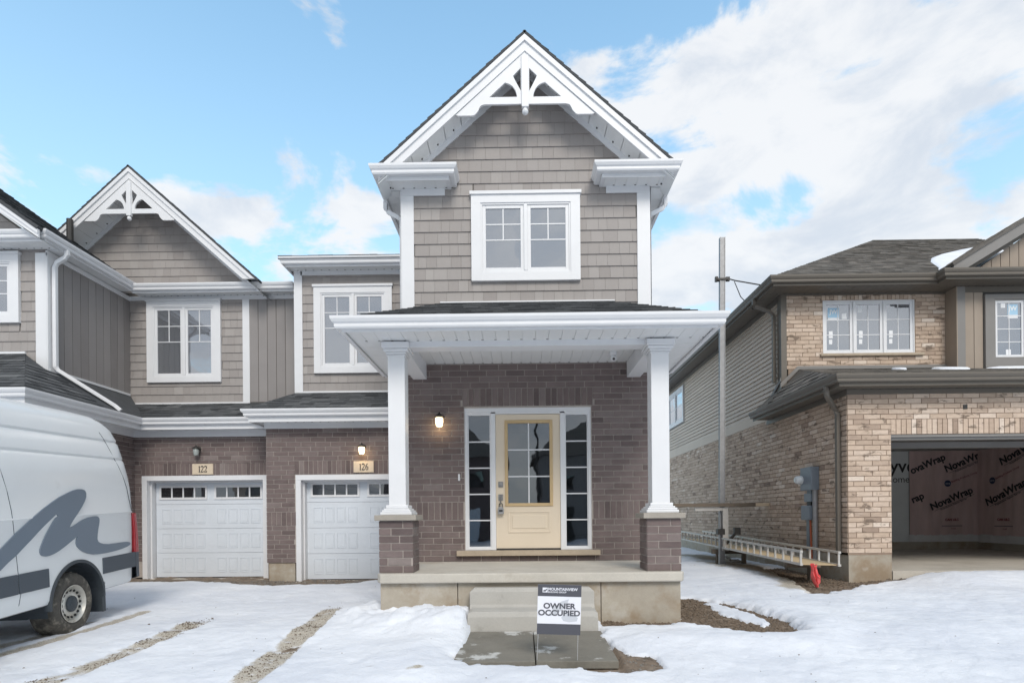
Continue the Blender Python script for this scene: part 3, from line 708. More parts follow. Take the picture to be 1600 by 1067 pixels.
for k, (a, c) in enumerate(((-.79, -.44), (.66, 1.01))):
    sl = MB()
    for r in holes_cut((a, c, .80, 2.79), [(a + .018, c - .018, .818, 2.772)]): sl.box(D, *r, -.08, -.03)
    sl = sl.build('sidelight', MT['white'], A); hh = (2.772 - .818) / 5
    for j in range(5): MB().box(D, a + .018, c - .018, .818 + j * hh, .818 + (j + 1) * hh, -.06, -.052).build('pane', MT['glassc'], sl)
    mu = MB()
    for j in range(1, 5): mu.box(D, a + .018, c - .018, .818 + j * hh - .009, .818 + j * hh + .009, -.052, -.044)
    mu.build('muntin', MT['white'], sl)
MB().box(D, -.955, 1.165, .685, .762, -.09, .085).build('door_sill', MT['sillstone'], A, bevel=.006)
MB().box(D, -.93, -.90, 1.80, 1.90, .0085, .03).build('doorbell', MT['white'], A, bevel=.004)
bpy.context.view_layer.objects.active = None
# entrance hall seen dimly through the glass
h = MB(); h.bx(-1.6, -1.5, 8.44, 13, .7, 3.3); h.bx(1.7, 1.8, 8.44, 13, .7, 3.3); h.bx(-1.5, 1.7, 12.9, 13, .7, 3.3); h.bx(-1.5, 1.7, 8.44, 12.9, 3.2, 3.3)
h.build('hall_walls', MT['hall'], A)
MB().bx(-1.5, 1.7, 8.40, 12.9, .70, .74).build('hall_floor', MT['hallf'], A)
st = MB()
for i in range(9): st.bx(.75, 1.7, 9.6 + i * .25, 12.5, .74 + i * .19, .74 + (i + 1) * .19)
st.build('staircase', MT['hall'], A)
MB().tube([(.72, 9.55, .74), (.72, 9.55, 1.75)], .035, 8).tube([(.72, 9.55, 1.70), (.72, 11.9, 3.1)], .025, 8).build('newel_post', MT['hallf'], A)

# porch: slab, foundation, piers, columns, roof
MB().prism(FUP(0), [(-1.71, 6.60), (-1.66, 6.50), (1.87, 6.50), (1.91, 6.58), (1.91, 8.275), (-1.71, 8.275)], .487, .600).build('porch_slab', MT['concrete'], A, bevel=.014)
fb = MB()
for a, c in ((-1.67, -.76), (-.752, .93), (.938, 1.87)): fb.bx(a, c, 6.57, 6.77, -.35, .486)
fb.bx(-1.67, -1.47, 6.772, 8.27, -.35, .485); fb.bx(1.67, 1.87, 6.772, 8.27, -.35, .485)
fb.build('porch_foundation', MT['found'], A, bevel=.006)
for (p0, p1, c0, c1) in ((-1.69, -1.285, -1.59, -1.385), (1.485, 1.89, 1.572, 1.785)):
    pm = .007
    pier = MB().bx(p0 + pm, p1 - pm, 6.60 + pm, 7.0 - pm, .60, 1.225).build('brick_pier', MT['mortar'], A)
    for fr, a, c in ((FF(6.60 + pm), p0, p1), (FRt(p1 - pm), 6.60, 7.0), (FLf(p0 + pm), 6.60, 7.0)):
        brickwork(psb, pier, fr, a + .001, c - .001, .602, 1.222, MT['brick'], odd=0 if fr.N.y else 1)
    MB().bx(p0 - .045, p1 + .045, 6.555, 7.045, 1.225, 1.29).build('pier_cap', MT['cap'], pier, bevel=.006)
    cy = 6.79; hw = (c1 - c0) / 2; cc = (c0 + c1) / 2
    b = MB(); b.bx(c0, c1, cy - hw, cy + hw, 1.30, 3.30)
    b = b.build('column', MT['white'], A, bevel=.006)
    bb = MB()
    for z_, zt_, e in ((1.29, 1.325, .085), (1.325, 1.35, .07), (1.35, 1.37, .05), (1.37, 1.41, .03)): bb.bx(cc - hw - e, cc + hw + e, cy - hw - e, cy + hw + e, z_, zt_)
    fr = None
    bb.build('column_base', MT['white'], b, bevel=.008)
    bb = MB()
    for z_, zt_, e in ((3.20, 3.215, .012), (3.225, 3.25, .02), (3.25, 3.285, .045), (3.285, 3.36, .062)): bb.bx(cc - hw - e, cc + hw + e, cy - hw - e, cy + hw + e, z_, zt_)
    bb.build('column_capital', MT['white'], b, bevel=.008)
gx0, gx1, gy = -1.98, 2.20, 6.25
bm1 = MB(); bm1.bx(-1.60, 1.80, 6.70, 6.90, 3.31, 3.50); bm1.build('porch_beam', MT['white'], A, bevel=.004)
for a, c in ((-1.585, -1.385), (1.585, 1.785)): MB().bx(a, c, 6.90, 8.27, 3.31, 3.54).build('porch_beam', MT['white'], A, bevel=.004)
soffit(A, gx0, gx1, gy, 6.70, 3.375); soffit(A, gx0, -1.60, 6.70, 8.27, 3.375, along='y', holes=False); soffit(A, 1.80, gx1, 6.70, 8.27, 3.375, along='y', holes=False)
soffit(A, -1.385, 1.585, 6.90, 8.27, 3.535)
MB().sweep([(gx0, 8.27), (gx0, gy), (gx1, gy), (gx1, 8.27)], [(0, 3.345), (.016, 3.345), (.016, 3.375), (.02, 3.46), (0, 3.46)]).build('fascia', MT['white'], A)
gutter(A, [(gx0, 8.3), (gx0, gy), (gx1, gy), (gx1, 8.3)], 3.37, label=None)
zt = 4.43
roof('porch_roof', A, [(gx0 - .06, gy - .06, 3.485), (gx1 + .06, gy - .06, 3.485), (1.40, 8.27, zt), (-1.16, 8.27, zt)], psh, MT['shingle'])
roof('porch_roof', A, [(gx1 + .06, gy - .06, 3.485), (gx1 + .06, 8.27, 3.485), (1.40, 8.27, zt)], psh, MT['shingle'])
roof('porch_roof', A, [(gx0 - .06, 8.27, 3.485), (gx0 - .06, gy - .06, 3.485), (-1.16, 8.27, zt)], psh, MT['shingle'])
MB().box(F, -1.17, 1.41, zt - .0, zt + .018, 0, .05).build('roof_flashing', MT['white'], A)

# garage wing of 126
G = FF(10.6); gL, gR = -4.86, XL
w = wallsheet('brick_wall', MT['mortar'], A, G, [(gL, .42), (gR, .42), (gR, 3.1), (gL, 3.1)], th=.25, holes=[(-4.26, -1.9, .4, 2.09)])
lt = (-4.32, gR, 2.103, 2.369); bd = (gL, -4.30, 1.1288, 1.3945)
brickwork(psb, w, G, gL, gR, .42, 3.08, MT['brick'], holes=[(-4.32, -1.9, .4, 2.103), (lt[0], lt[1], 2.1035, 2.3685), (bd[0], bd[1], 1.1290, 1.3944)])
brickwork(psb, w, G, *lt, MT['brick'], soldier=True, proud=.009); brickwork(psb, w, G, *bd, MT['brick'], soldier=True, proud=.009)
wl = wallsheet('brick_wall', MT['mortar'], A, FLf(gL), [(10.61, .42), (11.45, .42), (11.45, 3.1), (10.61, 3.1)], th=.1)
brickwork(psb, wl, FLf(gL), 10.6, 11.2, .42, 3.08, MT['brick'])
b = MB(); b.bx(gL + .03, -4.33, 10.615, 10.9, -.3, .42); b.build('foundation_wall', MT['found'], A)
door_trim(A, G, -4.30, -1.86, 2.095); garage_door(A, G, -4.17, -1.96, .07, 1.99)
MB().bx(-4.30, -1.8, 10.45, 10.9, -.1, .062).build('garage_threshold', MT['concrete'], A)
plaque(A, G, -2.99, 2.13, 2.345, .385, '126')
gy2 = 10.30; gx = -5.03
MB().sweep([(gx, 11.3), (gx, gy2), (XL - .02, gy2)], [(0, 3.06), (.016, 3.06), (.016, 3.17), (0, 3.17)]).build('fascia', MT['white'], A)
gutter(A, [(gx, 11.3), (gx, gy2), (XL - .02, gy2)], 3.16)
soffit(A, gx, XL - .02, gy2, 10.57, 3.09); soffit(A, gx, gL, 10.60, 11.2, 3.09, along='y', holes=False)
MB().box(G, gL - .02, gR - .01, 2.98, 3.09, 0, .03).build('frieze_board', MT['white'], A); MB().box(FLf(gL), 10.58, 11.2, 2.98, 3.09, 0, .03).build('frieze_board', MT['white'], A)
zt = 3.80
roof('garage_roof', A, [(gx - .06, gy2 - .06, 3.275), (XL - .01, gy2 - .06, 3.275), (XL - .01, 11.25, zt), (-4.50, 11.25, zt)], psh, MT['shingle'])
roof('garage_roof', A, [(gx - .06, gy2 - .06, 3.275), (-4.50, 11.25, zt), (-4.50, 11.95, 4.05), (gx - .06, 11.95, 3.275)], psh, MT['shingle'])
# set-back upper wall of 126
S = FF(11.25)
w = wallsheet('siding_wall', MT['shadowgap'], A, S, [(-4.55, 3.7), (XL, 3.7), (XL, 6.32), (-4.55, 6.32)])
shakes(psk, w, S, -4.40, XL, 3.83, 6.2, MT['siding'], holes=[(-4.14, -2.57, 4.2, 5.96)])
MB().box(S, -4.56, -4.39, 3.8, 6.30, 0, .03).build('corner_trim', MT['white'], A, bevel=.004); MB().box(S, -4.40, XL, 3.80, 3.835, 0, .035).build('roof_flashing', MT['white'], A)
window(A, S, -4.15, -2.565, 4.19, 5.965, tw=.14, tb=.13, head=.16, rows=(.235, .47), mulw=.05)
w = wallsheet('siding_wall', MT['shadowgap'], A, FLf(-4.55), [(11.37, 3.4), (16, 3.4), (16, 6.4), (11.37, 6.4)])
MB().box(S, -4.42, XL, 6.18, 6.26, 0, .03).build('frieze_board', MT['white'], A)
gutter(A, [(-4.60, 15), (-4.60, 10.97), (XL - .02, 10.97)], 6.27)
MB().sweep([(-4.60, 15), (-4.60, 10.97), (XL - .02, 10.97)], [(0, 6.23), (.016, 6.23), (.016, 6.28), (0, 6.28)]).build('fascia', MT['white'], A)
soffit(A, -4.60, XL - .02, 10.97, 11.22, 6.26)
roof('main_roof', A, [(-4.72, 10.85, 6.395), (XL, 10.85, 6.395), (XL, 15.5, 7.3), (-4.72, 15.5, 7.3)], psh, MT['shingle'])
for p in (psb, psk, psh): p.finish()
# ================================================================== townhouse number 122
B = thing('townhouse', 'grey townhouse with a lower white-braced gable, white garage door and number 122', 'house', (-6.7, 11.2, .1))
psb = Pieces('brick', 'bricks'); psk = Pieces('shake', 'shakes'); psh = Pieces('shingle', 'shingles', 200); psd = Pieces('siding_board', 'siding_boards')
bL, bR = -7.82, -4.86
G = FF(11.2)
w = wallsheet('brick_wall', MT['mortar'], B, G, [(bL, .1), (bR, .1), (bR, 3.1), (bL, 3.1)], th=.25, holes=[(-7.62, -5.16, .1, 2.13)])
lt = (-7.68, -5.10, 2.14, 2.40)
brickwork(psb, w, G, bL, bR, .42, 3.03, MT['brick'], holes=[(-7.68, -5.10, .4, 2.14), (lt[0], lt[1], 2.1405, 2.3995)], odd=1)
brickwork(psb, w, G, *lt, MT['brick'], soldier=True, proud=.009)
MB().bx(-5.10, bR, 11.19, 11.4, -.2, .42).build('foundation_wall', MT['found'], B)
door_trim(B, G, -7.67, -5.11, 2.15); garage_door(B, G, -7.53, -5.25, .07, 2.03)
MB().bx(-7.67, -5.11, 11.05, 11.5, -.1, .062).build('garage_threshold', MT['concrete'], B)
plaque(B, G, -6.42, 2.17, 2.385, .42, '122')
gy3 = 10.92
MB().box(G, bL, bR, 2.93, 3.08, 0, .03).build('frieze_board', MT['white'], B)
MB().bx(-7.50, -5.0, 10.93, 11.2, 3.06, 3.08).build('soffit_board', MT['white2'], B)
gutter(B, [(-7.50, gy3), (-4.95, gy3)], 3.13)
MB().sweep([(-7.5, gy3), (-4.95, gy3)], [(0, 3.04), (.016, 3.04), (.016, 3.14), (0, 3.14)]).build('fascia', MT['white'], B)
roof('garage_roof', B, [(-7.6, gy3 - .06, 3.245), (-4.90, gy3 - .06, 3.245), (-4.90, 11.95, 3.76), (-8.4, 11.95, 3.76)], psh, MT['shingle'])
U = FF(11.95)
w = wallsheet('siding_wall', MT['shadowgap'], B, U, [(-8.43, 3.5), (-4.56, 3.5), (-4.56, 6.06), (-5.5, 6.4), (-8.04, 8.3), (-8.43, 8.1), (-10.6, 6.2), (-8.43, 6.2)][:0] or [(-8.43, 3.5), (-4.56, 3.5), (-4.56, 6.1), (-8.43, 6.1)])
shakes(psk, w, U, -8.43, -5.95, 3.78, 6.0, MT['siding'], holes=[(-8.0, -6.43, 4.25, 6.0)])
field(psd, w, U, -5.82, -4.56, 3.78, 6.0, 2.22, lambda: .195, MT['board'], gap=(.012, 0), tb=.014, tt=.014, minw=.04)
MB().box(U, -5.96, -5.81, 3.77, 6.0, 0, .03).build('corner_trim', MT['white'], B, bevel=.004)
MB().box(U, -8.43, -5.81, 3.745, 3.785, 0, .035).build('roof_flashing', MT['white'], B)
window(B, U, -8.02, -6.42, 4.215, 5.99, tw=.145, tb=.12, head=.15, rows=(.25, .5), mulw=.06)
gg = wallsheet('gable_wall', MT['shadowgap'], B, FF(11.96), [(-10.75, 6.0), (-5.35, 6.0), (-8.04, 8.42)], th=.1)
shakes(psk, gg, FF(11.96), -10.7, -5.4, 6.16, 8.4, MT['siding'], region=[(-10.75, 5.99), (-5.32, 5.99), (-8.04, 8.42)])
MB().box(U, -8.43, -4.56, 5.99, 6.08, 0, .03).build('frieze_board', MT['white'], B)
gutter(B, [(-8.17, 11.67), (-4.72, 11.67)], 6.08)
MB().sweep([(-8.15, 11.67), (-4.72, 11.67)], [(0, 6.04), (.016, 6.04), (.016, 6.09), (0, 6.09)]).build('fascia', MT['white'], B)
soffit(B, -8.17, -4.74, 11.67, 11.92, 6.065)
MB().bx(-8.17, -4.74, 11.67, 11.955, 6.2, 6.205).build('eave_flashing', MT['white'], B)
gable(B, psh, 11.42, 11.96, 17, -8.04, 8.58, .895, -10.78, -5.36, 6.21)
gable_ornament(B, FF(11.44), -8.04, 8.30, .95)
for p in (psb, psk, psh, psd): p.finish()

# ================================================================== leftmost townhouse
Lh = thing('townhouse', 'grey townhouse cut off by the left edge, with hipped lower roof and white corner downspout', 'house', (-9.2, 9.85, 0))
psb = Pieces('brick', 'bricks'); psk = Pieces('shake', 'shakes'); psh = Pieces('shingle', 'shingles'); psd = Pieces('siding_board', 'siding_boards')
U = FF(9.85); SX = -8.42
w = wallsheet('siding_wall', MT['shadowgap'], Lh, U, [(-12, 3.9), (SX, 3.9), (SX, 6.15), (-11.5, 8.36), (-12, 8.36)])
shakes(psk, w, U, -11.2, -8.43, 3.93, 8.0, MT['siding'], region=[(-12, 3.9), (SX, 3.9), (SX, 6.12), (-11.5, 8.34), (-12, 8.34)], holes=[(-10.6, -8.89, 4.79, 6.02), (-8.61, SX, 3.9, 6.03)])
window(Lh, U, -10.6, -8.885, 4.785, 6.03, tw=.15, tb=.13, head=.17, rows=(.31, .6), mulw=.06)
MB().box(U, -8.61, SX + .03, 3.9, 6.03, 0, .03).build('corner_trim', MT['white'], Lh, bevel=.004)
Fs = FRt(SX)
w = wallsheet('siding_wall', MT['shadowgap'], Lh, Fs, [(9.97, 3.4), (12.0, 3.4), (12.0, 6.1), (9.97, 6.1)])
field(psd, w, Fs, 10.0, 11.94, 3.6, 6.02, 2.42, lambda: .195, MT['board'], gap=(.012, 0), tb=.014, tt=.014, minw=.04)
MB().box(Fs, 9.82, 10.0, 3.7, 6.03, 0, .031).build('corner_trim', MT['white'], Lh, bevel=.004)
MB().box(Fs, 9.82, 11.93, 5.98, 6.07, 0, .035).build('frieze_board', MT['white'], Lh)
MB().box(Fs, 9.85, 11.9, 3.93, 3.975, .0, .04).build('roof_flashing', MT['white'], Lh)
# upper eave along the side and its front return
gutter(Lh, [(-10.2, 9.52), (-8.17, 9.52), (-8.17, 11.70)], 6.11)
MB().sweep([(-10.2, 9.52), (-8.17, 9.52), (-8.17, 11.68)], [(0, 6.07), (.016, 6.07), (.016, 6.12), (0, 6.12)]).build('fascia', MT['white'], Lh)
soffit(Lh, SX, -8.17, 9.85, 11.66, 6.085, along='y', holes=False); soffit(Lh, -10.2, -8.17, 9.52, 9.82, 6.086)
MB().face([(-10.2, 9.5, 6.235), (-8.1, 9.5, 6.235), (-8.1, 9.84, 6.27), (-10.2, 9.84, 6.27)]).build('return_flashing', MT['white'], Lh)
roof('main_roof', Lh, [(-8.10, 9.30, 6.22), (-8.10, 11.72, 6.22), (-10.0, 11.72, 7.588), (-11.5, 11.72, 8.668), (-11.5, 9.30, 8.668)], psh, MT['shingle'])
fr = FF(9.33); b = MB(); b.prism(fr, [(-8.12, 6.19), (-11.5, 8.62), (-11.5, 8.36), (-8.12, 5.93 + .12)], -.03, 0); b.prism(fr, [(-8.12, 6.19), (-11.5, 8.62), (-11.5, 8.54), (-8.12, 6.11)], 0, .02); b.build('rake_board', MT['white'], Lh)
MB().face([(-8.12, 9.33, 6.03), (-8.12, 9.86, 6.03), (-11.5, 9.86, 8.42), (-11.5, 9.33, 8.42)]).build('soffit_backing', MT['white2'], Lh)
MB().tube([(-9.18, 11.30, 6.9), (-9.18, 11.30, 7.42)], .06, 12).build('vent_pipe', MT['dark'], Lh)
# downspout on the corner, then over the lower roof
dx = SX + .09
MB().tube([(-8.12, 9.93, 6.12), (-8.12, 9.93, 6.03), (-8.16, 9.92, 5.97), (dx + .04, 9.91, 5.88), (dx, 9.91, 5.80), (dx, 9.91, 4.02), (dx + .03, 9.93, 3.96), (-7.58, 10.35, 3.40), (-7.50, 10.38, 3.32)], .048, 4, rot=PI / 4).build('downspout', MT['white'], Lh, bevel=.008)
# lower roof
lx, ly = -7.44, 8.29
roof('lower_roof', Lh, [(lx, ly, 3.235), (lx, 10.98, 3.235), (-8.40, 11.93, 3.93), (-8.42, 9.9, 3.95), (-8.82, 9.85, 4.24)], psh, MT['shingle'])
roof('lower_roof', Lh, [(-13, ly, 3.235), (lx, ly, 3.235), (-8.82, 9.85, 4.24), (-13, 9.85, 4.24)], psh, MT['shingle'])
MB().box(U, -12, -8.80, 4.235, 4.275, 0, .04).build('roof_flashing', MT['white'], Lh)
gutter(Lh, [(-13, 8.35), (-7.50, 8.35), (-7.50, 10.92)], 3.13)
MB().sweep([(-13, 8.35), (-7.50, 8.35), (-7.50, 10.92)], [(0, 3.04), (.016, 3.04), (.016, 3.14), (0, 3.14)]).build('fascia', MT['white'], Lh)
soffit(Lh, -13, -7.50, 8.35, 8.72, 3.06, holes=False); soffit(Lh, -7.82, -7.50, 8.72, 11.15, 3.06, along='y', holes=False)
MB().bx(-13, -7.80, 8.72, 8.92, 2.86, 3.05).build('porch_beam', MT['white'], Lh)
MB().bx(-8.0, -7.80, 8.92, 9.6, 2.86, 3.05).build('porch_beam', MT['white'], Lh)
c = MB().bx(-8.02, -7.82, 8.72, 8.92, 1.25, 2.85).build('column', MT['white'], Lh, bevel=.006)
MB().bx(-8.07, -7.77, 8.67, 8.97, 2.78, 2.86).build('column_capital', MT['white'], c, bevel=.008)
MB().bx(-8.12, -7.72, 8.62, 9.02, 0, 1.25).build('pier', MT['mortar'], Lh)
w = wallsheet('brick_wall', MT['mortar'], Lh, FRt(-7.82), [(9.6, 0), (11.45, 0), (11.45, 3.06), (9.6, 3.06)], th=.2)
brickwork(psb, w, FRt(-7.82), 9.6, 11.2, .42, 3.0, MT['brick'])
w = wallsheet('brick_wall', MT['mortar'], Lh, FF(9.6), [(-13, 0), (-7.82, 0), (-7.82, 3.06), (-13, 3.06)], th=.2)
brickwork(psb, w, FF(9.6), -10, -7.82, .42, 3.0, MT['brick'])
MB().box(FRt(-7.82), 9.6, 11.19, 2.93, 3.06, 0, .03).build('frieze_board', MT['white'], Lh)
for p in (psb, psk, psh, psd): p.finish()

# ================================================================== tan brick house on the right
R = thing('house', 'tan brick house under construction with open double garage and dark taupe trim', 'house', (8, 9.67, .2))
psb = Pieces('brick', 'bricks', 296); psk = Pieces('siding_board', 'siding_boards'); psh = Pieces('shingle', 'shingles', 200)
T = MT['trim']; RX = 5.64
G = FF(9.67)
w = wallsheet('brick_wall', MT['tanmortar'], R, G, [(RX, .55), (13.0, .55), (13.0, 3.36), (RX, 3.36)], th=.30, holes=[(6.39, 11.5, .5, 2.62)])
brickwork(psb, w, G, RX, 13.0, .58, 3.32, MT['tan'], holes=[(6.385, 11.5, .5, 2.62), (6.385, 11.5, 2.6205, 2.8855), (7.62, 7.70, 3.04, 3.12)])
brickwork(psb, w, G, 6.385, 11.5, 2.62, 2.886, MT['tan'], soldier=True, proud=.009)
MB().box(G, 7.625, 7.695, 3.045, 3.115, -.02, .012).build('wiring_stub', MT['dark'], R)
w2 = wallsheet('brick_wall', MT['tanmortar'], R, FLf(RX), [(9.672, .55), (21.5, .55), (21.5, 3.42), (9.672, 3.42)], th=.2)
brickwork(psb, w2, FLf(RX), 9.672, 21.5, .58, 3.40, MT['tan'])
fb = MB(); fb.bx(RX + .012, 6.39, 9.675, 9.97, -.3, .577); fb.bx(RX + .012, RX + .2, 9.972, 21.5, -.3, .577); fb.build('foundation_wall', MT['found'], R)
# garage opening trim and interior
b = MB(); b.box(G, 6.39, 11.5, 2.575, 2.618, -.10, -.01); b.box(G, 6.39, 11.5, 2.53, 2.575, -.16, -.05); b.build('door_header', MT['trimg'], R)
MB().bx(6.392, 6.45, 9.98, 10.03, .27, 2.57).build('door_jamb', MT['trimg'], R)
b = MB(); b.bx(5.85, 12.75, 9.98, 15.6, .15, .27); b.bx(6.40, 11.5, 9.66, 9.979, .05, .27); b.build('garage_floor', MT['slab'], R)
MB().bx(5.96, 12.75, 15.6, 15.7, .2, 3.0).build('garage_back_wall', MT['interior'], R)
MB().bx(12.755, 12.9, 9.98, 15.7, .2, 3.0).build('garage_side_wall', MT['interior'], R)
b = MB(); b.bx(5.86, 12.75, 9.98, 15.6, 2.98, 3.05); b.bx(5.86, 5.96, 9.98, 15.6, .27, 2.98); b.build('garage_ceiling', MT['interior'], R)
b = MB(); b.bx(5.96, 12.75, 15.45, 15.6, .27, .48); b.bx(12.60, 12.75, 9.98, 15.45, .27, .48); b.build('concrete_curb', MT['found'], R)
b = MB(); b.bx(6.40, 11.6, 10.6, 10.7, 2.49, 2.60); b.build('ceiling_beam', MT['trimg'], R)
bw = MB().bx(5.96, 10.72, 15.50, 15.6, .48, 2.98).build('house_wrap_panel', MT['wrap'], R)
text('Tyvek', FF(15.50), 11.16, 2.56, .52, MT['ink'], bw, bold=.006, align='RIGHT'); text('HomeWrap', FF(15.50), 11.36, 2.20, .26, MT['ink'], bw, align='RIGHT')
pk = MB(); random.seed(3)
def sheet(fr, u0, u1, v0, v1, n, amp):
    b = MB(); ph = [random.uniform(0, 6) for _ in range(4)]
    g = lambda u, v: amp * (math.sin(u * 9 + ph[0] + v) + .6 * math.sin(u * 23 + ph[1] - v * 2) + .4 * math.sin(v * 7 + u * 5 + ph[2]))
    m_ = 14; vs = [fr.p(u0 + (u1 - u0) * i / n, v0 + (v1 - v0) * j / m_, .03 + g(u0 + (u1 - u0) * i / n, v0 + (v1 - v0) * j / m_)) for j in range(m_ + 1) for i in range(n + 1)]
    fs = [[j * (n + 1) + i, j * (n + 1) + i + 1, (j + 1) * (n + 1) + i + 1, (j + 1) * (n + 1) + i] for j in range(m_) for i in range(n)]
    return b.add(vs, fs)
BK, SD = FF(15.50), Fr((12.60, 0, 0), (0, -1, 0), (0, 0, 1), (-1, 0, 0))
p1 = sheet(BK, 10.72, 12.60, .66, 2.98, 60, .006).build('insulation_film', MT['pink'], R, smooth=True); MB().face([SD.p(-15.5, .48, .0), SD.p(-9.98, .48, 0), SD.p(-9.98, 2.98, 0), SD.p(-15.5, 2.98, 0)]).build('garage_side_wall', MT['interior'], R)
p2 = sheet(SD, -15.48, -10.2, .66, 2.98, 120, .006).build('insulation_film', MT['pink'], R, smooth=True)
sheet(BK, 10.70, 12.60, .46, .68, 40, .008).build('film_hem', MT['film'], R, smooth=True); sheet(SD, -15.48, -10.2, .46, .68, 90, .008).build('film_hem', MT['film'], R, smooth=True)
def nova(fr, par, u, v, k=1.0, rot=.40):
    text('NovaWrap', fr, u, v, .34 * k, MT['ink'], par, d=.052, bold=.008, rot=rot, sx=1.0)
    du, dv = math.cos(rot), math.sin(rot)
    f2 = Fr(fr.p(u, v, .052), fr.U * du + fr.V * dv, fr.V * du - fr.U * dv, fr.N)
    MB().box(f2, -.70 * k, .78 * k, -.165 * k, -.155 * k, 0, .001).build('lettering_rule', MT['ink'], par)
    text('Polyethylene Vapour Barrier', fr, u + dv * .20 * k, v - du * .20 * k, .085 * k, MT['ink'], par, d=.052, rot=rot)
for (u, v) in ((11.85, 1.66), (12.25, 2.70)): nova(BK, p1, u, v, .80)
text('ovaWrap', BK, 10.74, 2.42, .27, MT['ink'], p1, d=.052, bold=.008, rot=.40, align='LEFT'); text('rap', BK, 10.76, 1.62, .27, MT['ink'], p1, d=.052, bold=.008, rot=.40, align='LEFT')
for (u, v) in ((-14.55, 1.78), (-14.1, 2.83), (-13.0, 1.8), (-12.2, 2.8)): nova(SD, p2, u, v, .85)
for fr, par, u, v in ((BK, p1, 11.75, 2.08), (SD, p2, -14.95, 2.12)):
    MB().lathe(fr.p(u, v, .052), fr.N, [(.09, 0), (.09, .002), (0, .002)], 24).build('printed_emblem', MT['inkb'], par)
    text('nova', fr, u, v, .07, MT['film'], par, d=.056)
    text('Building Products Group', fr, u + .45, v + .17, .075, MT['inkr'], par, d=.052, rot=.36)
for fr, par, u in ((BK, p1, 11.88), (SD, p2, -14.6)):
    text('CAN ULC', fr, u - .02, 1.08, .085, MT['inkr'], par, d=.052, bold=.004); MB().box(fr, u - .30, u + .26, .905, .92, .05, .053).build('lettering_rule', MT['ink'], par)
    text('6 mil', fr, u + .02, .84, .06, MT['inkr'], par, d=.052)
# lower eave and garage roof
gx4, gy4 = 5.32, 9.32
gp = [(gx4, 12.75), (gx4, gy4), (13.2, gy4)]
gutter(R, gp, 3.44, T); MB().sweep(gp, [(0, 3.38), (.016, 3.38), (.016, 3.45), (0, 3.45)]).build('fascia', T, R)
soffit(R, gx4, 13.2, gy4, 9.67, 3.40, m=T); soffit(R, gx4, RX, 9.67, 12.7, 3.40, along='y', holes=False, m=T)
MB().box(G, RX - .02, 13.0, 3.315, 3.395, 0, .03).build('frieze_board', T, R); MB().box(FLf(RX), 9.65, 12.75, 3.30, 3.395, 0, .03).build('frieze_board', T, R)
roof('garage_roof', R, [(gx4 - .06, gy4 - .06, 3.55), (13.2, gy4 - .06, 3.55), (13.2, 12.05, 4.36), (6.0, 12.05, 4.36)], psh, MT['shingle2'])
roof('garage_roof', R, [(gx4 - .06, 12.75, 3.55), (gx4 - .06, gy4 - .06, 3.55), (6.0, 12.05, 4.36), (5.66, 12.05, 4.03), (5.66, 12.3, 4.03)], psh, MT['shingle2'])
fl = MB(); fl.prism(FF(12.05), [(5.60, 3.98), (6.0, 4.37), (9.2, 4.37), (9.2, 4.44), (5.97, 4.44), (5.60, 4.08)], 0, .04); fl.prism(FLf(RX), [(12.03, 4.12), (12.85, 3.62), (12.85, 3.70), (12.03, 4.20)], 0, .04); fl.build('roof_flashing', MT['trimg'], R)
# upper floor
Uf = FF(12.05)
w = wallsheet('brick_wall', MT['tanmortar'], R, Uf, [(5.66, 3.9), (9.2, 3.9), (9.2, 6.05), (5.66, 6.05)], holes=[(6.53, 8.49, 4.70, 5.85)])
brickwork(psb, w, Uf, 5.66, 9.16, 4.38, 5.96, MT['tan'], holes=[(6.52, 8.50, 4.64, 5.85), (6.50, 8.52, 5.8505, 5.96)])
brickwork(psb, w, Uf, 6.50, 8.52, 5.85, 5.96, MT['tan'], soldier=True, proud=.012)
win = window(R, Uf, 6.53, 8.49, 4.70, 5.85, sash=3, cols=2, rows=(.335, .667), noframe=True, mulw=.02, sw=.065)
MB().box(Uf, 6.46, 8.66, 4.645, 4.70, 0, .06).build('window_sill', MT['sillstone'], R, bevel=.004)
Us = FLf(RX + .02)
w = wallsheet('siding_wall', MT['trim'], R, Us, [(12.05, 3.4), (21.5, 3.4), (21.5, 6.1), (12.05, 6.1)])  # dark backing shows through the board gaps as painted lap shadow lines
field(psk, w, Us, 12.2, 21.5, 3.62, 6.02, .105, lambda: 3.7, MT['lap'], gap=(.003, .007), off=lambda r: (r * 1.37) % 3.6, tb=.030, tt=.004, holes=[(19.15, 21.3, 4.45, 5.8)])
MB().box(Us, 12.06, 21.5, 3.40, 3.62, 0, .035).build('band_board', MT['lap'], R); MB().box(Us, 12.04, 12.2, 3.9, 6.05, 0, .036).build('corner_trim', T, R)
window(R, Us, 19.2, 21.2, 4.5, 5.75, tw=.10, tb=.10, head=.10, rows=(.5,), cols=1, cap=False)
MB().box(Uf, 5.62, 5.74, 4.0, 6.0, 0, .03).build('corner_trim', T, R)
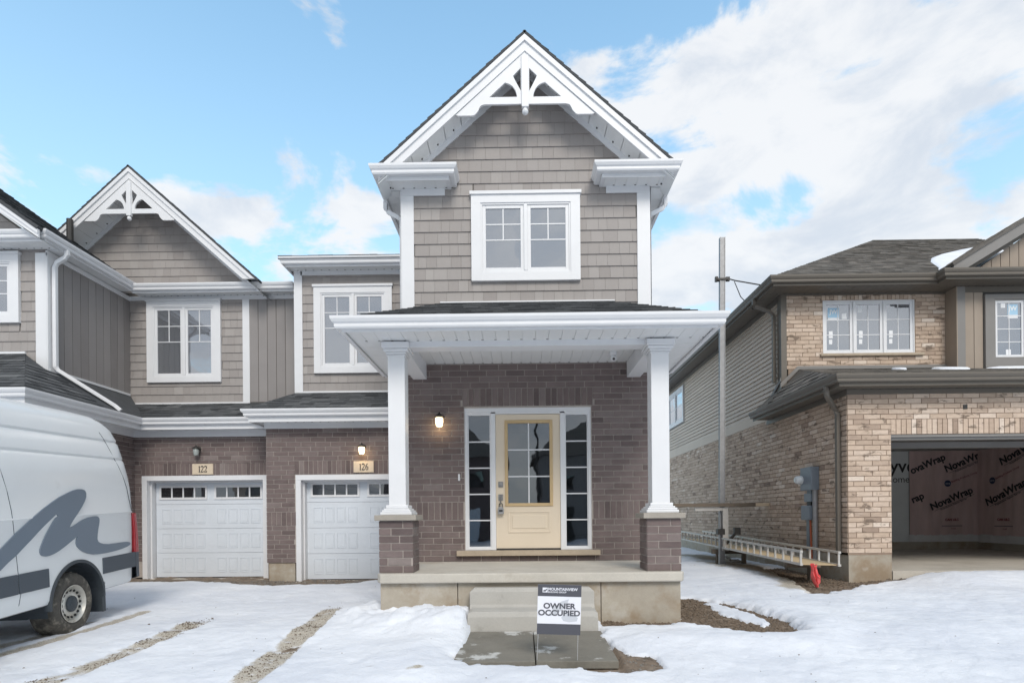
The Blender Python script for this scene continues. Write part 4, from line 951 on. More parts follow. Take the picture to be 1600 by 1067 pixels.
# upper eave
gx5, gy5 = 5.26, 11.55
gp = [(gx5, 21.8), (gx5, gy5), (8.62, gy5), (8.62, 11.33), (13.2, 11.33)]
gutter(R, gp, 6.02, T, h=.14); MB().sweep(gp, [(0, 5.97), (.016, 5.97), (.016, 6.03), (0, 6.03)]).build('fascia', T, R)
soffit(R, gx5, 9.16, gy5, 12.05, 5.985, m=T); soffit(R, gx5, 5.66, 12.05, 21.7, 5.985, along='y', w=.5, holes=False, m=T); soffit(R, 8.62, 13.2, 11.33, 11.75, 5.984, m=T)
MB().box(Uf, 5.64, 9.14, 5.955, 5.985, 0, .035).build('frieze_board', T, R); MB().box(Us, 12.05, 21.5, 5.86, 5.98, 0, .034).build('frieze_board', T, R)
RXv = [(gx5 - .06, gy5 - .06, 6.14), (14.0, gy5 - .06, 6.14), (14.0, 17.2, 9.65), (10.9, 17.2, 9.65)]
roof('main_roof', R, RXv, psh, MT['shingle2'])
roof('main_roof', R, [(gx5 - .06, 23.0, 6.14), (gx5 - .06, gy5 - .06, 6.14), (10.9, 17.2, 9.65)], psh, MT['shingle2'])
# bay with board and batten
Bf = FF(11.75); bx0 = 9.15
w = wallsheet('siding_wall', MT['dark'], R, Bf, [(bx0, 4.2), (13, 4.2), (13, 7.6), (11.4, 7.6), (bx0, 6.0)])
psv = Pieces('batten_board', 'batten_boards')
wu0, wu1, wv0, wv1 = 9.70, 11.35, 4.28, 5.80
field(psv, w, Bf, bx0 + .16, 13, 4.22, 5.86, 1.64, lambda: .19, MT['bb'], gap=(.012, 0), tb=.014, tt=.014, holes=[(wu0, wu1, wv0, 5.87)])
MB().box(Bf, bx0, bx0 + .16, 4.2, 5.98, 0, .03).build('corner_trim', MT['trimg'], R); MB().box(FLf(bx0), 11.72, 12.05, 4.2, 5.98, 0, .02).build('bay_side_board', MT['bb'], R)
MB().box(Bf, bx0 + .16, 13, 5.86, 5.98, 0, .028).build('frieze_board', T, R); MB().box(Bf, bx0, 13, 4.17, 4.22, 0, .05).build('roof_flashing', T, R)
window(R, Bf, wu0, wu1, wv0, wv1, tw=.19, tb=.19, head=.10, mtrim=MT['trimg'], cap=False, sash=2, cols=2, rows=(.25, .5, .75), sw=.05, mulw=.03)
# gable over the bay
gf, gs, gx_, gz_ = 11.42, .60, 12.1, 8.28
gfr = FF(gf)
def rk(a, c, x0=8.85, x1=12.1): return [(x0, 6.33 + a), (x1, 6.33 + (x1 - x0) * gs + a), (x1, 6.33 + (x1 - x0) * gs + c), (x0, 6.33 + c)]
MB().prism(gfr, rk(-.03, -.25), -.03, 0).build('rake_board', MT['trimg'], R)
MB().prism(FF(11.74), rk(-.20, -.34), 0, .03).build('frieze_board', T, R)
MB().face([(8.85, gf, 6.10), (12.1, gf, 8.05), (12.1, 11.76, 8.05), (8.85, 11.76, 6.10)]).build('soffit_backing', T, R)
roof('gable_roof', R, [(8.80, gf - .03, 6.33), (12.1, gf - .03, 8.31), (12.1, 15.3, 8.31), (8.80, 11.9, 6.33)], psh, MT['shingle2'])
gwl = wallsheet('gable_wall', MT['dark'], R, Bf, [(9.2, 6.1), (13, 6.1), (13, 8.4), (12.1, 8.0)], th=.1)
field(psv, gwl, Bf, 9.3, 13, 6.13, 8.2, 2.07, lambda: .19, MT['bb'], region=[(9.25, 6.12), (13, 6.12), (13, 8.2), (12.3, 8.2)], gap=(.012, 0), tb=.014, tt=.014)
MB().face([(8.6, 11.3, 6.155), (13.2, 11.3, 6.155), (13.2, 11.76, 6.17), (8.6, 11.76, 6.17)]).build('return_flashing', T, R)
# downspouts
MB().tube([(5.20, 12.40, 6.02), (5.20, 12.40, 5.93), (5.24, 12.38, 5.86), (5.50, 12.30, 5.72), (5.58, 12.28, 5.62), (5.58, 12.28, 4.15)], .05, 4, rot=PI / 4).build('downspout', T, R, bevel=.008)
MB().tube([(5.26, 9.62, 3.44), (5.26, 9.62, 3.36), (5.30, 9.66, 3.28), (5.52, 9.84, 3.12), (5.585, 9.86, 3.02), (5.585, 9.86, .62), (5.54, 9.84, .55)], .05, 4, rot=PI / 4).build('downspout', T, R, bevel=.008)
for p in (psb, psk, psh, psv): p.finish()
# window stickers
def sticker(fr, u0, u1, v0, v1, m, s=None):
    fr = Fr(fr.o + fr.N * (-.02 if fr is Uf else .034), fr.U, fr.V, fr.N)
    o = MB().box(fr, u0, u1, v0, v1, -.012, -.0105).build('window_sticker', m, R)
    if s: text(s, fr, (u0 + u1) / 2, (v0 + v1) / 2 + .02, (v1 - v0) * .6, MT['paper'], o, d=-.010, bold=.004)
q = (8.49 - 6.53 - .05 - .04) / 3
for k in range(3):
    a = 6.53 + .025 + k * (q + .02)
    if k == 0: sticker(Uf, a + .10, a + .34, 5.49, 5.70, MT['blue'], 'JW'); sticker(Uf, a + .10, a + .34, 5.44, 5.488, MT['paper'])
    if k == 0: sticker(Uf, a + .40, a + .50, 5.46, 5.58, MT['paper'])
    if k == 1: sticker(Uf, a + .10, a + .20, 5.60, 5.72, MT['paper'])
    sticker(Uf, a + .12, a + .20, 5.05, 5.20, MT['paper']); sticker(Uf, a + .12, a + .19, 4.92, 5.02, MT['paper'])
sticker(Bf, 10.19, 10.40, 5.38, 5.60, MT['blue'], 'JW'); sticker(Bf, 10.19, 10.40, 5.31, 5.378, MT['paper']); sticker(Bf, 10.05, 10.14, 5.53, 5.63, MT['paper']); sticker(Bf, 10.15, 10.25, 4.55, 4.66, MT['paper'])
# snow lying on the roof
fr = slope_frame(*RXv[:3])
def patch(name, fr, loop, h, parent, off=.012):
    n = len(loop); cx = sum(p[0] for p in loop) / n; cy = sum(p[1] for p in loop) / n; b = MB(); rings = [(1, off), (.97, h * .6), (.85, h), (.45, h * 1.1)]
    vs = [fr.p(cx + (x - cx) * s, cy + (y - cy) * s, d) for s, d in rings for x, y in loop] + [fr.p(cx, cy, h * 1.1)]
    fs = [[r * n + i, r * n + (i + 1) % n, (r + 1) * n + (i + 1) % n, (r + 1) * n + i] for r in range(3) for i in range(n)] + [[3 * n + i, 3 * n + (i + 1) % n, 4 * n] for i in range(n)]
    o = b.add(vs, fs).build(name, MT['snow'], parent, smooth=True); o['kind'] = 'stuff'; return o
def uvof(fr, X, Y): # point of the plane above X, Y
    z = fr.o.z - ((X - fr.o.x) * fr.N.x + (Y - fr.o.y) * fr.N.y) / fr.N.z; v = Vector((X, Y, z)) - fr.o; return v.dot(fr.U), v.dot(fr.V)
lp = [(9.25, 12.45), (9.5, 12.95), (9.88, 13.45), (10.54, 14.02), (11.58, 14.74), (12.63, 15.4), (13.19, 15.76), (12.6, 14.6), (11.2, 13.0), (9.8, 11.8), (8.9, 11.72), (8.93, 11.95), (9.12, 12.2)]
patch('roof_snow', fr, [uvof(fr, *p) for p in lp], .05, R)
fr = slope_frame((gx4 - .06, gy4 - .06, 3.55), (13.2, gy4 - .06, 3.55), (13.2, 12.05, 4.36))
for (xa, xb, ya, yb) in ((7.55, 7.8, 11.2, 11.5), (8.35, 9.0, 11.0, 11.6), (9.4, 13.0, 11.2, 11.7)):
    lp = [((xa + xb) / 2 + (xb - xa) / 2 * math.cos(t) * random.uniform(.85, 1.05), (ya + yb) / 2 + (yb - ya) / 2 * math.sin(t)) for t in [2 * PI * i / 16 for i in range(16)]]
    patch('roof_snow', fr, [uvof(fr, *p) for p in lp], .05, R)
# ================================================================== fittings
lamp((-1.19, 8.27, 2.68), 'lit dark wall lantern on the brick beside the front door', True)
lamp((-3.0, 10.59, 2.56), 'lit small wall lantern above the number 126 stone', True)
lamp((-6.5, 11.19, 2.63), 'unlit wall lantern with frosted glass above the number 122 stone', False)
t = thing('security_camera', 'small white turret camera under the porch ceiling near the right column', 'camera', (1.30, 7.75, 3.53), None)
MB().lathe((1.30, 7.75, 3.535), (0, 0, -1), [(0, 0), (.055, 0), (.055, .03), (.045, .05), (.04, .055)], 24).build('mount', MT['white'], t, smooth=True)
MB().lathe((1.30, 7.74, 3.45), (0, -.8, -.6), [(0.045 * math.sin(a), -.045 * math.cos(a)) for a in [PI * i / 12 for i in range(1, 12)]], 20).build('ball_housing', MT['white'], t, smooth=True)
MB().lathe((1.30, 7.708, 3.428), (0, -.8, -.6), [(.018, 0), (.018, .008), (0, .008)], 16).build('lens', MT['black'], t)
# lock box on the door handle
t = thing('lock_box', 'grey combination lock box hanging from the front door handle', 'lock box', (-.298, 8.25, 1.32))
Lf = FF(8.27)
MB().prism(Lf, [(-.34, 1.30), (-.256, 1.30), (-.252, 1.37), (-.272, 1.41), (-.324, 1.41), (-.344, 1.37)], -.02, .035).build('box_body', MT['galv'], t, bevel=.006)
MB().tube([Lf.p(-.325, 1.40, .01), Lf.p(-.32, 1.45, .01), Lf.p(-.298, 1.475, .01), Lf.p(-.276, 1.45, .01), Lf.p(-.271, 1.40, .01)], .007, 8).build('shackle', MT['dark'], t, smooth=True)
MB().box(Lf, -.325, -.271, 1.335, 1.365, .035, .04).build('dial_window', MT['ink'], t)

# precast steps
t = thing('concrete_steps', 'pale precast concrete two-tread step block against the porch', 'steps', (.12, 6.3, .03))
b = MB(); fr = FUP(0)
b.prism(fr, [(-.60, 6.10), (.83, 6.10), (.83, 6.56), (-.60, 6.56)], -.05, .185, dfun=None)
pr = [(6.09, -.05), (6.10, .16), (6.125, .215), (6.37, .222), (6.405, .245), (6.415, .40), (6.43, .437), (6.56, .437), (6.56, -.05)]
def steploft(x0, x1, ch):
    b = MB(); vs = []
    for (x, k) in ((x0, 1), (x0 + ch, 0), (x1 - ch, 0), (x1, 1)):
        for (y, z) in pr: vs.append((x, y, z - (ch * .95 if k and z > .40 else (.02 if k and z > .15 and y < 6.38 else 0))))
    n = len(pr); fs = [[i * n + j, i * n + (j + 1) % n, (i + 1) * n + (j + 1) % n, (i + 1) * n + j] for i in range(3) for j in range(n)]
    fs += [list(range(n))[::-1], [3 * n + j for j in range(n)]]
    return b.add(vs, fs)
steploft(-.60, .835, .05).build('step_block', MT['precast'], t, bevel=.008)
for k, (a, c, lab) in enumerate(((-.62, .115, 'wet concrete paving slab with snow smears left of the yard sign'), (.125, .86, 'wet concrete paving slab under the yard sign, below the steps'))):
    o = MB().prism(FUP(0), [(a, 4.97), (c, 4.97), (c, 6.08), (a, 6.08)], -.07, .0).build('paving_slab', MT['paver'], None, bevel=.006); o['label'] = lab; o['category'] = 'paving slab'; o['group'] = 'paving slabs below the steps'
    for v in o.data.vertices: v.co.z += (v.co.y - 4.8) / 1.28 * .05 - .042

# yard sign
t = thing('yard_sign', 'white and charcoal yard sign reading OWNER OCCUPIED on wire stakes', 'yard sign', (.33, 5.0, -.05))
tl = math.radians(-2.0); o = Vector((.335, 5.0, .42)); U_ = Vector((math.cos(tl), 0.0, math.sin(tl))); V_ = Vector((-math.sin(tl), 0, math.cos(tl))); N_ = Vector((0, -1, 0))
sf = Fr(o, U_, V_, N_)
pn = MB().box(sf, -.195, .195, -.224, .224, -.004, .0).build('sign_panel', MT['swhite'], t)
MB().box(sf, -.195, .195, .118, .224, 0, .0015).build('header_band', MT['sgrey'], pn); MB().box(sf, -.195, .195, -.224, -.128, 0, .0015).build('footer_band', MT['sgrey'], pn)
leaf = [(-.10, -.06), (-.04, .03), (.02, .075), (.085, .095), (.07, .05), (.03, .0), (-.03, -.045)]
plate('leaf_emblem', [leaf], sf, 0, .0008, MT['spale'], pn); plate('leaf_emblem', [[(.02, -.07), (.05, -.035), (.11, -.03), (.17, -.07), (.16, -.10), (.09, -.11), (.04, -.10)]], sf, 0, .0009, MT['spale'], pn)
text('OWNER', sf, 0.0, .03, .068, MT['sgrey'], pn, d=.0025, bold=.0022, sx=1.12, th=.0005); text('OCCUPIED', sf, 0.0, -.032, .068, MT['sgrey'], pn, d=.0025, bold=.0022, sx=1.12, th=.0005)
MB().box(sf, -.153, -.108, .152, .195, .0015, .003).build('logo_square', MT['swhite'], pn)
plate('logo_mark', [[(-.150, .160), (-.140, .178), (-.131, .170), (-.120, .186), (-.112, .180), (-.124, .162), (-.133, .160)]], sf, .003, .0036, MT['sgrey'], pn)
text('MOUNTAINVIEW', sf, .028, .182, .034, MT['swhite'], pn, d=.0028, bold=.0009, th=.0005); text('BUILDING GROUP', sf, -.022, .156, .020, MT['swhite'], pn, d=.0028, bold=.0004, th=.0005)
for u in (-.19 + .008, .175): MB().tube([sf.p(u, -.20, -.002), sf.p(u + (.0 if u > 0 else -.008), -.66, -.002)], .0028, 6).build('wire_stake', MT['wire'], t)

# pump-jack scaffold pole with bracket and plank
t = thing('scaffold_pole', 'tall aluminium scaffold pole standing beside the tan brick side wall', 'scaffold pole', (4.63, 12.8, .1))
lean = lambda z: 4.585 + (z - .1) * .010
b = MB(); Y = 12.8
P = [(lean(.1), .1), (lean(7.6), 7.6)]
for (a0, a1, c0, c1) in ((-.06, -.045, -.045, .045), (.045, .06, -.045, .045), (-.045, .045, -.035, -.02), (-.045, .045, .02, .035)):
    vs = [(P[0][0] + a0, Y + c0, .1), (P[0][0] + a1, Y + c0, .1), (P[0][0] + a1, Y + c1, .1), (P[0][0] + a0, Y + c1, .1)]
    vt = [(x + P[1][0] - P[0][0], y, 7.6) for x, y, z in vs]
    b.add(vs + vt, [[0, 1, 2, 3], [4, 5, 6, 7], [0, 1, 5, 4], [1, 2, 6, 5], [2, 3, 7, 6], [3, 0, 4, 7]])
b.build('pole_tube', MT['galv'], t)
x = lean(6.65)
b = MB(); b.bx(x - .13, x + .13, Y - .055, Y + .055, 6.62, 6.665); b.bx(x - .16, x - .10, Y - .03, Y + .03, 6.60, 6.71); b.bx(x + .08, x + .17, Y - .03, Y + .03, 6.61, 6.70); b.build('wall_clamp', MT['dark'], t)
MB().tube([(x + .16, Y, 6.66), (x + .30, Y, 6.62), (5.75, Y + .1, 6.52)], .014, 6).tube([(x + .28, Y, 6.60), (x + .42, Y, 6.25), (x + .70, Y, 5.95)], .010, 6).build('brace_rod', MT['dark'], t)
x = lean(1.0)
b = MB(); b.bx(x - .02, x + .10, Y - .14, Y - .06, .45, 1.42); b.build('pump_jack_post', MT['alu'], t)
b = MB(); b.bx(3.95, x + .10, Y - .13, Y - .07, 1.36, 1.44); b.build('bracket_arm', MT['alu'], t)
b = MB(); b.bx(x - .14, x + .02, Y - .15, Y - .02, .82, .95); b.tube([(x + .05, Y - .15, .62), (x + .30, Y - .2, .92)], .035, 6); b.bx(x + .2, x + .34, Y - .24, Y - .16, .82, .98); b.build('jack_crank', MT['dark'], t)
t = thing('plank', 'dark weathered plank with a pale tip lying on the scaffold bracket', 'plank', (4.3, 12.7, 1.5))
MB().bx(3.45, 5.30, 12.62, 12.86, 1.452, 1.53).build('plank_body', MT['oldwood'], t, bevel=.004); MB().bx(5.302, 5.62, 12.64, 12.84, 1.456, 1.528).build('plank_tip', MT['newwood'], t, bevel=.004)
o = MB().bx(3.95, 5.0, 12.55, 12.85, .085, .125).build('board', MT['oldwood'], None, bevel=.004); o['label'] = 'short flat board on the snow under the scaffold pole'; o['category'] = 'board'
t = thing('board', 'old flat plank lying on the ground behind the scaffold pole', 'board', (5.2, 14, .1)); MB().box(Fr((0, 0, 0), (.25, 1, 0), (-1, .25, 0), (0, 0, 1)), 14.2, 16.8, -1.9, -1.65, .09, .14).build('board_body', MT['oldwood'], t)

# aluminium ladder platform beside the wall
t = thing('work_platform', 'long aluminium walk platform with rung sides and plywood deck resting beside the brick wall', 'work platform', (4.9, 12, .4))
def side(X, Ya, Yb, za, zb, h=.21):
    s = MB().add([], []); L_ = Yb - Ya; zf = lambda y: za + (zb - za) * (y - Ya) / L_
    r = MB()
    for dz in (0, h): r.add([(X - .022, Ya, za + dz - .018), (X + .022, Ya, za + dz - .018), (X + .022, Ya, za + dz + .018), (X - .022, Ya, za + dz + .018), (X - .022, Yb, zb + dz - .018), (X + .022, Yb, zb + dz - .018), (X + .022, Yb, zb + dz + .018), (X - .022, Yb, zb + dz + .018)], [[0, 1, 2, 3], [4, 5, 6, 7], [0, 1, 5, 4], [1, 2, 6, 5], [2, 3, 7, 6], [3, 0, 4, 7]])
    rail = r.build('side_rail', MT['alu'], t)
    y = Ya + .03
    while y < Yb:
        z = zf(y); MB().bx(X - .015, X + .015, y - .012, y + .012, z + .018, z + h - .018).build('rung', MT['alu'], rail); y += .305
side(4.58, 9.15, 16.0, .44, .60); side(5.20, 9.15, 16.0, .42, .60)
b = MB(); b.add([(4.605, 9.2, .43), (5.175, 9.2, .415), (5.175, 15.9, .585), (4.605, 15.9, .595), (4.605, 9.2, .445), (5.175, 9.2, .43), (5.175, 15.9, .60), (4.605, 15.9, .61)], [[0, 1, 2, 3], [4, 5, 6, 7], [0, 1, 5, 4], [1, 2, 6, 5], [2, 3, 7, 6], [3, 0, 4, 7]])
b.build('deck', MT['ply'], t)
t = thing('sawhorse', 'low dark wooden support under the middle of the walk platform', 'support', (4.9, 11.6, .1))
MB().bx(4.45, 5.35, 13.0, 13.1, .36, .47).bx(4.55, 4.63, 13.0, 13.1, .05, .36).bx(5.15, 5.23, 13.0, 13.1, .05, .36).build('support_frame', MT['oldwood'], t)
MB().bx(4.7, 5.3, 9.9, 10.0, .32, .425).bx(5.1, 5.2, 9.9, 10.0, .02, .32).build('support_block', MT['oldwood'], t)
# red rag
random.seed(5)
b = MB(); n, m_ = 10, 14; vs = []
for j in range(m_ + 1):
    for i in range(n + 1):
        u, v = i / n, j / m_; wdt = .115 * (1 - .40 * v) if v < .8 else .08 * (1.5 - v); x = 4.70 + .05 + (u - .5) * wdt + .05 * v + .012 * math.sin(9 * v + u * 4)
        if u > .6 and .45 < v < .72: x += .03
        vs.append((x, 9.12 - .02 + .03 * math.sin(u * 14 + v * 3), .445 - v * .40 + .02 * math.sin(u * 7)))
o = b.add(vs, [[j * (n + 1) + i, j * (n + 1) + i + 1, (j + 1) * (n + 1) + i + 1, (j + 1) * (n + 1) + i] for j in range(m_) for i in range(n)]).build('rag', MT['rag'], None, smooth=True)
so = o.modifiers.new('solid', 'SOLIDIFY'); so.thickness = .006
o['label'] = 'red cloth flag hanging from the near end of the walk platform'; o['category'] = 'rag'
# electric meter on the side wall
t = thing('electric_meter', 'grey electric meter box with round glass meter and conduits on the tan brick side wall', 'electric meter', (RX, 10.9, 1.5))
Wf = FLf(RX)
MB().box(Wf, 10.56, 10.98, 1.72, 2.16, .01, .16).build('meter_box', MT['meter'], t, bevel=.008)
MB().lathe(Wf.p(10.93, 1.93, .16), (-1, -.0, 0), [(.085, 0), (.085, .03), (.075, .10), (.055, .12), (0, .125)], 24).build('meter_glass', MT['meterl'], t, smooth=True)
MB().box(Wf, 10.66, 10.92, 1.50, 1.66, .01, .12).build('junction_box', MT['meter'], t, bevel=.006); MB().box(Wf, 10.70, 10.86, 1.64, 1.74, .02, .09).build('connector', MT['meter'], t)
MB().box(Wf, 10.68, 10.98, 1.15, 1.43, .01, .15).build('disconnect_box', MT['meter'], t, bevel=.008); MB().box(Wf, 10.72, 10.86, 1.43, 1.50, .02, .09).build('connector', MT['dark'], t)
MB().tube([Wf.p(10.62, 1.72, .06), Wf.p(10.62, .10, .06)], .045, 12).build('conduit', MT['galv'], t, smooth=True)
MB().box(Wf, 10.86, 10.97, .55, 1.15, .01, .05).build('cable_cover', MT['meter'], t); MB().tube([Wf.p(10.78, 1.15, .07), Wf.p(10.76, .8, .07), Wf.p(10.72, .5, .08), Wf.p(10.68, .1, .08)], .018, 8).build('orange_cable', MT['conduit'], t, smooth=True)

# ================================================================== delivery van
t = thing('van', 'white high-roof cargo van with grey wave logo parked beside garage 122', 'van', (-5.0, 6.2, -.02))
O = Vector((-5.0, 6.2, -.02)); Dv = Vector((-.131, 1, .049)).normalized(); Rv = Vector((1, .131, 0)).normalized(); Uv = Rv.cross(Dv)
VF = Fr(O, Dv, Uv, Rv)     # u along the van towards its rear, v up, d outwards
ring = [(.40, -.06), (.42, -.015), (.46, 0), (.60, 0), (.80, 0), (1.32, 0), (1.335, .008), (1.35, 0), (1.62, -.003), (1.80, -.018), (1.98, -.045), (2.005, -.062), (2.03, -.052), (2.20, -.085), (2.225, -.105), (2.25, -.095), (2.38, -.125), (2.46, -.165), (2.52, -.24), (2.565, -.40), (2.59, -.75), (2.60, -1.0)]
def corner(h):
    return np.interp(h, [.4, .8, 1.07, 1.45, 1.91, 2.33, 2.45, 2.6], [1.21, 1.24, 1.26, 1.27, 1.22, 1.13, 1.03, .82])
def top(s):       # roof height limit towards the nose
    return np.interp(s, [-4.75, -4.6, -4.3, -3.75, -2.9, -2.5], [.75, .98, 1.12, 1.32, 2.45, 2.62])
st = [-4.75, -4.65, -4.5, -4.2, -3.8, -3.4, -3.0, -2.7, -2.4, -2.0, -1.5, -1.0, -.5, 0, .4, None]
tails = [(-.20, 0, 0), (-.10, -.006, 0), (-.03, -.03, 0), (.03, -.075, 0), (.06, -.14, 0)]
rings = []
for s in st[:-1]:
    r = []
    for h, w in ring:
        hh = min(h, top(s) - .0008 * (2.62 - h)); ww = w - (0.16 * ((-4.2 - s) / .55) ** 2 if s < -4.2 else 0)
        if h > hh + .01: ww = min(-.0, w) - .12 * (h - hh) * .5
        r.append((s, hh, ww))
    rings.append(r)
for ds, dw, _ in tails:
    rings.append([(corner(h) + ds - (0 if h < 2.4 else .03), h - (.0 if h < 2.3 else abs(dw) * .5), max(w + dw, -1.0) if w > -.95 else w) for h, w in ring])
vs = []; n = len(ring)
for r in rings:
    L1 = [VF.p(s, h, w) for s, h, w in r]; R1 = [VF.p(s, h, -2.0 - w) for s, h, w in r[:-1]][::-1]; vs += L1 + R1
N_ = 2 * n - 1; fs = []
for i in range(len(rings) - 1):
    for j in range(N_): fs.append([i * N_ + j, i * N_ + (j + 1) % N_, (i + 1) * N_ + (j + 1) % N_, (i + 1) * N_ + j])
def capf(off):
    return [[off + j, off + j + 1, off + N_ - 2 - j, off + N_ - 1 - j] for j in range(n - 2)] + [[off + n - 2, off + n - 1, off + n]]
fs += capf(0) + capf((len(rings) - 1) * N_)
bm_ = bmesh.new(); bv = [bm_.verts.new(v) for v in vs]
for f in fs:
    try: bm_.faces.new([bv[i] for i in f])
    except ValueError: pass
bmesh.ops.recalc_face_normals(bm_, faces=bm_.faces); me = bpy.data.meshes.new('body'); bm_.to_mesh(me); bm_.free(); me.materials.append(MT['vwhite'])
body = link('body', me, t)
cut = MB()
for uc in (.06, -3.62): cut.lathe(VF.p(uc, .36, .25), -Rv, [(0, 0), (.455, 0), (.455, .60), (0, .60)], 48); 
cut.lathe(VF.p(.06, .36, -2.25), Rv, [(0, 0), (.455, 0), (.455, .60), (0, .60)], 48)
bmc = bmesh.new(); mc = cut.mesh('cut', MT['vwhite']); bmc.from_mesh(mc); bmesh.ops.remove_doubles(bmc, verts=bmc.verts, dist=1e-5); bmesh.ops.recalc_face_normals(bmc, faces=bmc.faces); bmc.to_mesh(mc); bmc.free()
co = bpy.data.objects.new('cut', mc); COL.objects.link(co)
bo = body.modifiers.new('arch', 'BOOLEAN'); bo.object = co; bo.operation = 'DIFFERENCE'; bo.solver = 'EXACT'
body.location = (0, 0, 0); body.parent = None; bpy.context.view_layer.update()
nm = bpy.data.meshes.new_from_object(body.evaluated_get(bpy.context.evaluated_depsgraph_get())); body.modifiers.clear(); body.data = nm; bpy.data.objects.remove(co)
body.parent = t; body.location = -base_of(t)
nm.polygons.foreach_set('use_smooth', [True] * len(nm.polygons)); nm.set_sharp_from_angle(angle=math.radians(32))
def wat(h): return float(np.interp(h, [r[0] for r in ring], [r[1] for r in ring]))
for uc in (.06, -3.62):
    b = MB(); ar = [math.radians(-12 + 204 * i / 24) for i in range(25)]
    for a0, a1 in zip(ar[:-1], ar[1:]):
        q0, q1 = (uc + .449 * math.cos(a0), .36 + .449 * math.sin(a0)), (uc + .449 * math.cos(a1), .36 + .449 * math.sin(a1))
        b.face([VF.p(*q0, -.035), VF.p(*q1, -.035), VF.p(*q1, -.40), VF.p(*q0, -.40)]); b.face([VF.p(*q0, -.40), VF.p(*q1, -.40), VF.p(uc, .36, -.40)])
    b.build('wheel_arch_liner', MT['vblack'], t, smooth=True)
    rr = MB(); q = []
    for i in range(29):
        a = math.radians(-8 + 196 * i / 28); q.append((uc + math.cos(a), a))
    for i in range(28):
        a0, a1 = math.radians(-2 + 184 * i / 28), math.radians(-2 + 184 * (i + 1) / 28)
        rr.prism(VF, [(uc + .44 * math.cos(a0), .36 + .44 * math.sin(a0)), (uc + .475 * math.cos(a0), .36 + .475 * math.sin(a0)), (uc + .475 * math.cos(a1), .36 + .475 * math.sin(a1)), (uc + .44 * math.cos(a1), .36 + .44 * math.sin(a1))], -.05, .012, back=False)
    rr.build('wheel_arch_trim', MT['vblack'], t)
MB().box(VF, .50, .56, .15, .52, -.30, .0).build('mud_flap', MT['vblack'], t, bevel=.01)
for a, c in ((-3.14, -.83), (-.815, -.405), (.515, 1.215)): MB().box(VF, a, c, .605, .80, -.002, .014).build('side_moulding', MT['vstripe'], t, bevel=.006)
# bumper wraps the corner
bp = MB(); pts = [(1.22, .012), (1.31, .0), (1.37, -.03), (1.41, -.10), (1.42, -.25), (1.42, -1.75), (1.37, -1.97), (1.22, -2.01)]
for (p, q_) in zip(pts[:-1], pts[1:]):
    bp.add([VF.p(p[0], .46, p[1] - .0), VF.p(q_[0], .46, q_[1]), VF.p(q_[0], .79, q_[1]), VF.p(p[0], .79, p[1]), VF.p(p[0] - .10, .44, p[1] - .08), VF.p(q_[0] - .10, .44, q_[1] - .08), VF.p(q_[0] - .1, .80, q_[1] - .08), VF.p(p[0] - .1, .80, p[1] - .08)], [[0, 1, 2, 3], [0, 1, 5, 4], [3, 2, 6, 7]])
bp.build('rear_bumper', MT['vstripe'], t, smooth=True)
b = MB(); b.prism(VF, [(1.225, .785), (1.32, .79), (1.308, 1.10), (1.28, 1.315), (1.205, 1.32), (1.23, 1.10)], -.12, .006); b.build('tail_light', MT['red'], t, bevel=.012)
for (h0_, h1_, w_) in ((1.75, 1.85, .03), (.63, .72, .03)): MB().box(VF, 1.30 if h0_ < 1 else corner(1.8) + .12, (1.30 if h0_ < 1 else corner(1.8) + .12) + .09, h0_, h1_, -.25, -.19).build('door_hinge', MT['vwhite'], t)
def seam(pts, r=.0035): MB().tube([VF.p(s, h, wat(h) + .0005) for s, h in pts], r, 4).build('panel_seam', MT['vblack'], t)
seam([(-.985, 2.0), (-.966, 1.917), (-.93, 1.75), (-.894, 1.588), (-.86, 1.42), (-.847, 1.312), (-.83, 1.05), (-.815, .843), (-.80, .70), (-.79, .60), (-.82, .50), (-.861, .415)])
seam([(.743, 2.33), (.80, 2.25), (.87, 2.12), (.93, 2.02), (.989, 1.91), (1.05, 1.77), (1.09, 1.66), (1.148, 1.45), (1.17, 1.34)], .004)

lgo = [(-1.30, .87), (-1.136, .987), (-1.016, 1.07), (-.825, 1.202), (-.574, 1.353), (-.45, 1.423), (-.327, 1.483), (-.19, 1.545), (-.06, 1.588), (.03, 1.614), (.11, 1.628), (.17, 1.628), (.212, 1.62), (.238, 1.604), (.248, 1.581), (.245, 1.54), (.219, 1.49), (.175, 1.44), (.125, 1.390), (.06, 1.33), (.004, 1.28), (-.035, 1.24), (-.062, 1.205), (-.0, 1.214), (.09, 1.25), (.176, 1.28), (.27, 1.30), (.359, 1.308), (.42, 1.308), (.454, 1.3), (.474, 1.28), (.477, 1.255), (.462, 1.20), (.445, 1.156), (.428, 1.09), (.421, 1.038), (.435, 1.008), (.467, .989), (.53, .97), (.631, .957), (.77, .954), (.913, .952), (1.03, .95), (1.082, .941), (1.11, .925), (1.10, .905), (1.03, .885), (.93, .872), (.835, .863), (.70, .855), (.557, .852), (.43, .855), (.332, .863), (.235, .885), (.153, .916), (.095, .95), (.056, .984), (.04, 1.02), (.045, 1.06), (.072, 1.102), (-.01, 1.065), (-.095, 1.027), (-.18, .99), (-.257, .961), (-.32, .943), (-.386, .931), (-.44, .93), (-.482, .939), (-.51, .955), (-.52, .981), (-.518, 1.01), (-.499, 1.048), (-.465, 1.10), (-.42, 1.163), (-.37, 1.22), (-.314, 1.279), (-.27, 1.32), (-.234, 1.346), (-.25, 1.357), (-.272, 1.352), (-.35, 1.305), (-.439, 1.251), (-.54, 1.185), (-.634, 1.12), (-.74, 1.05), (-.838, .984), (-.94, .93), (-1.028, .872), (-1.147, .796), (-1.35, .68)]
plate('wave_logo', [lgo], VF, -.004, .0105, MT['vgrey'], t)
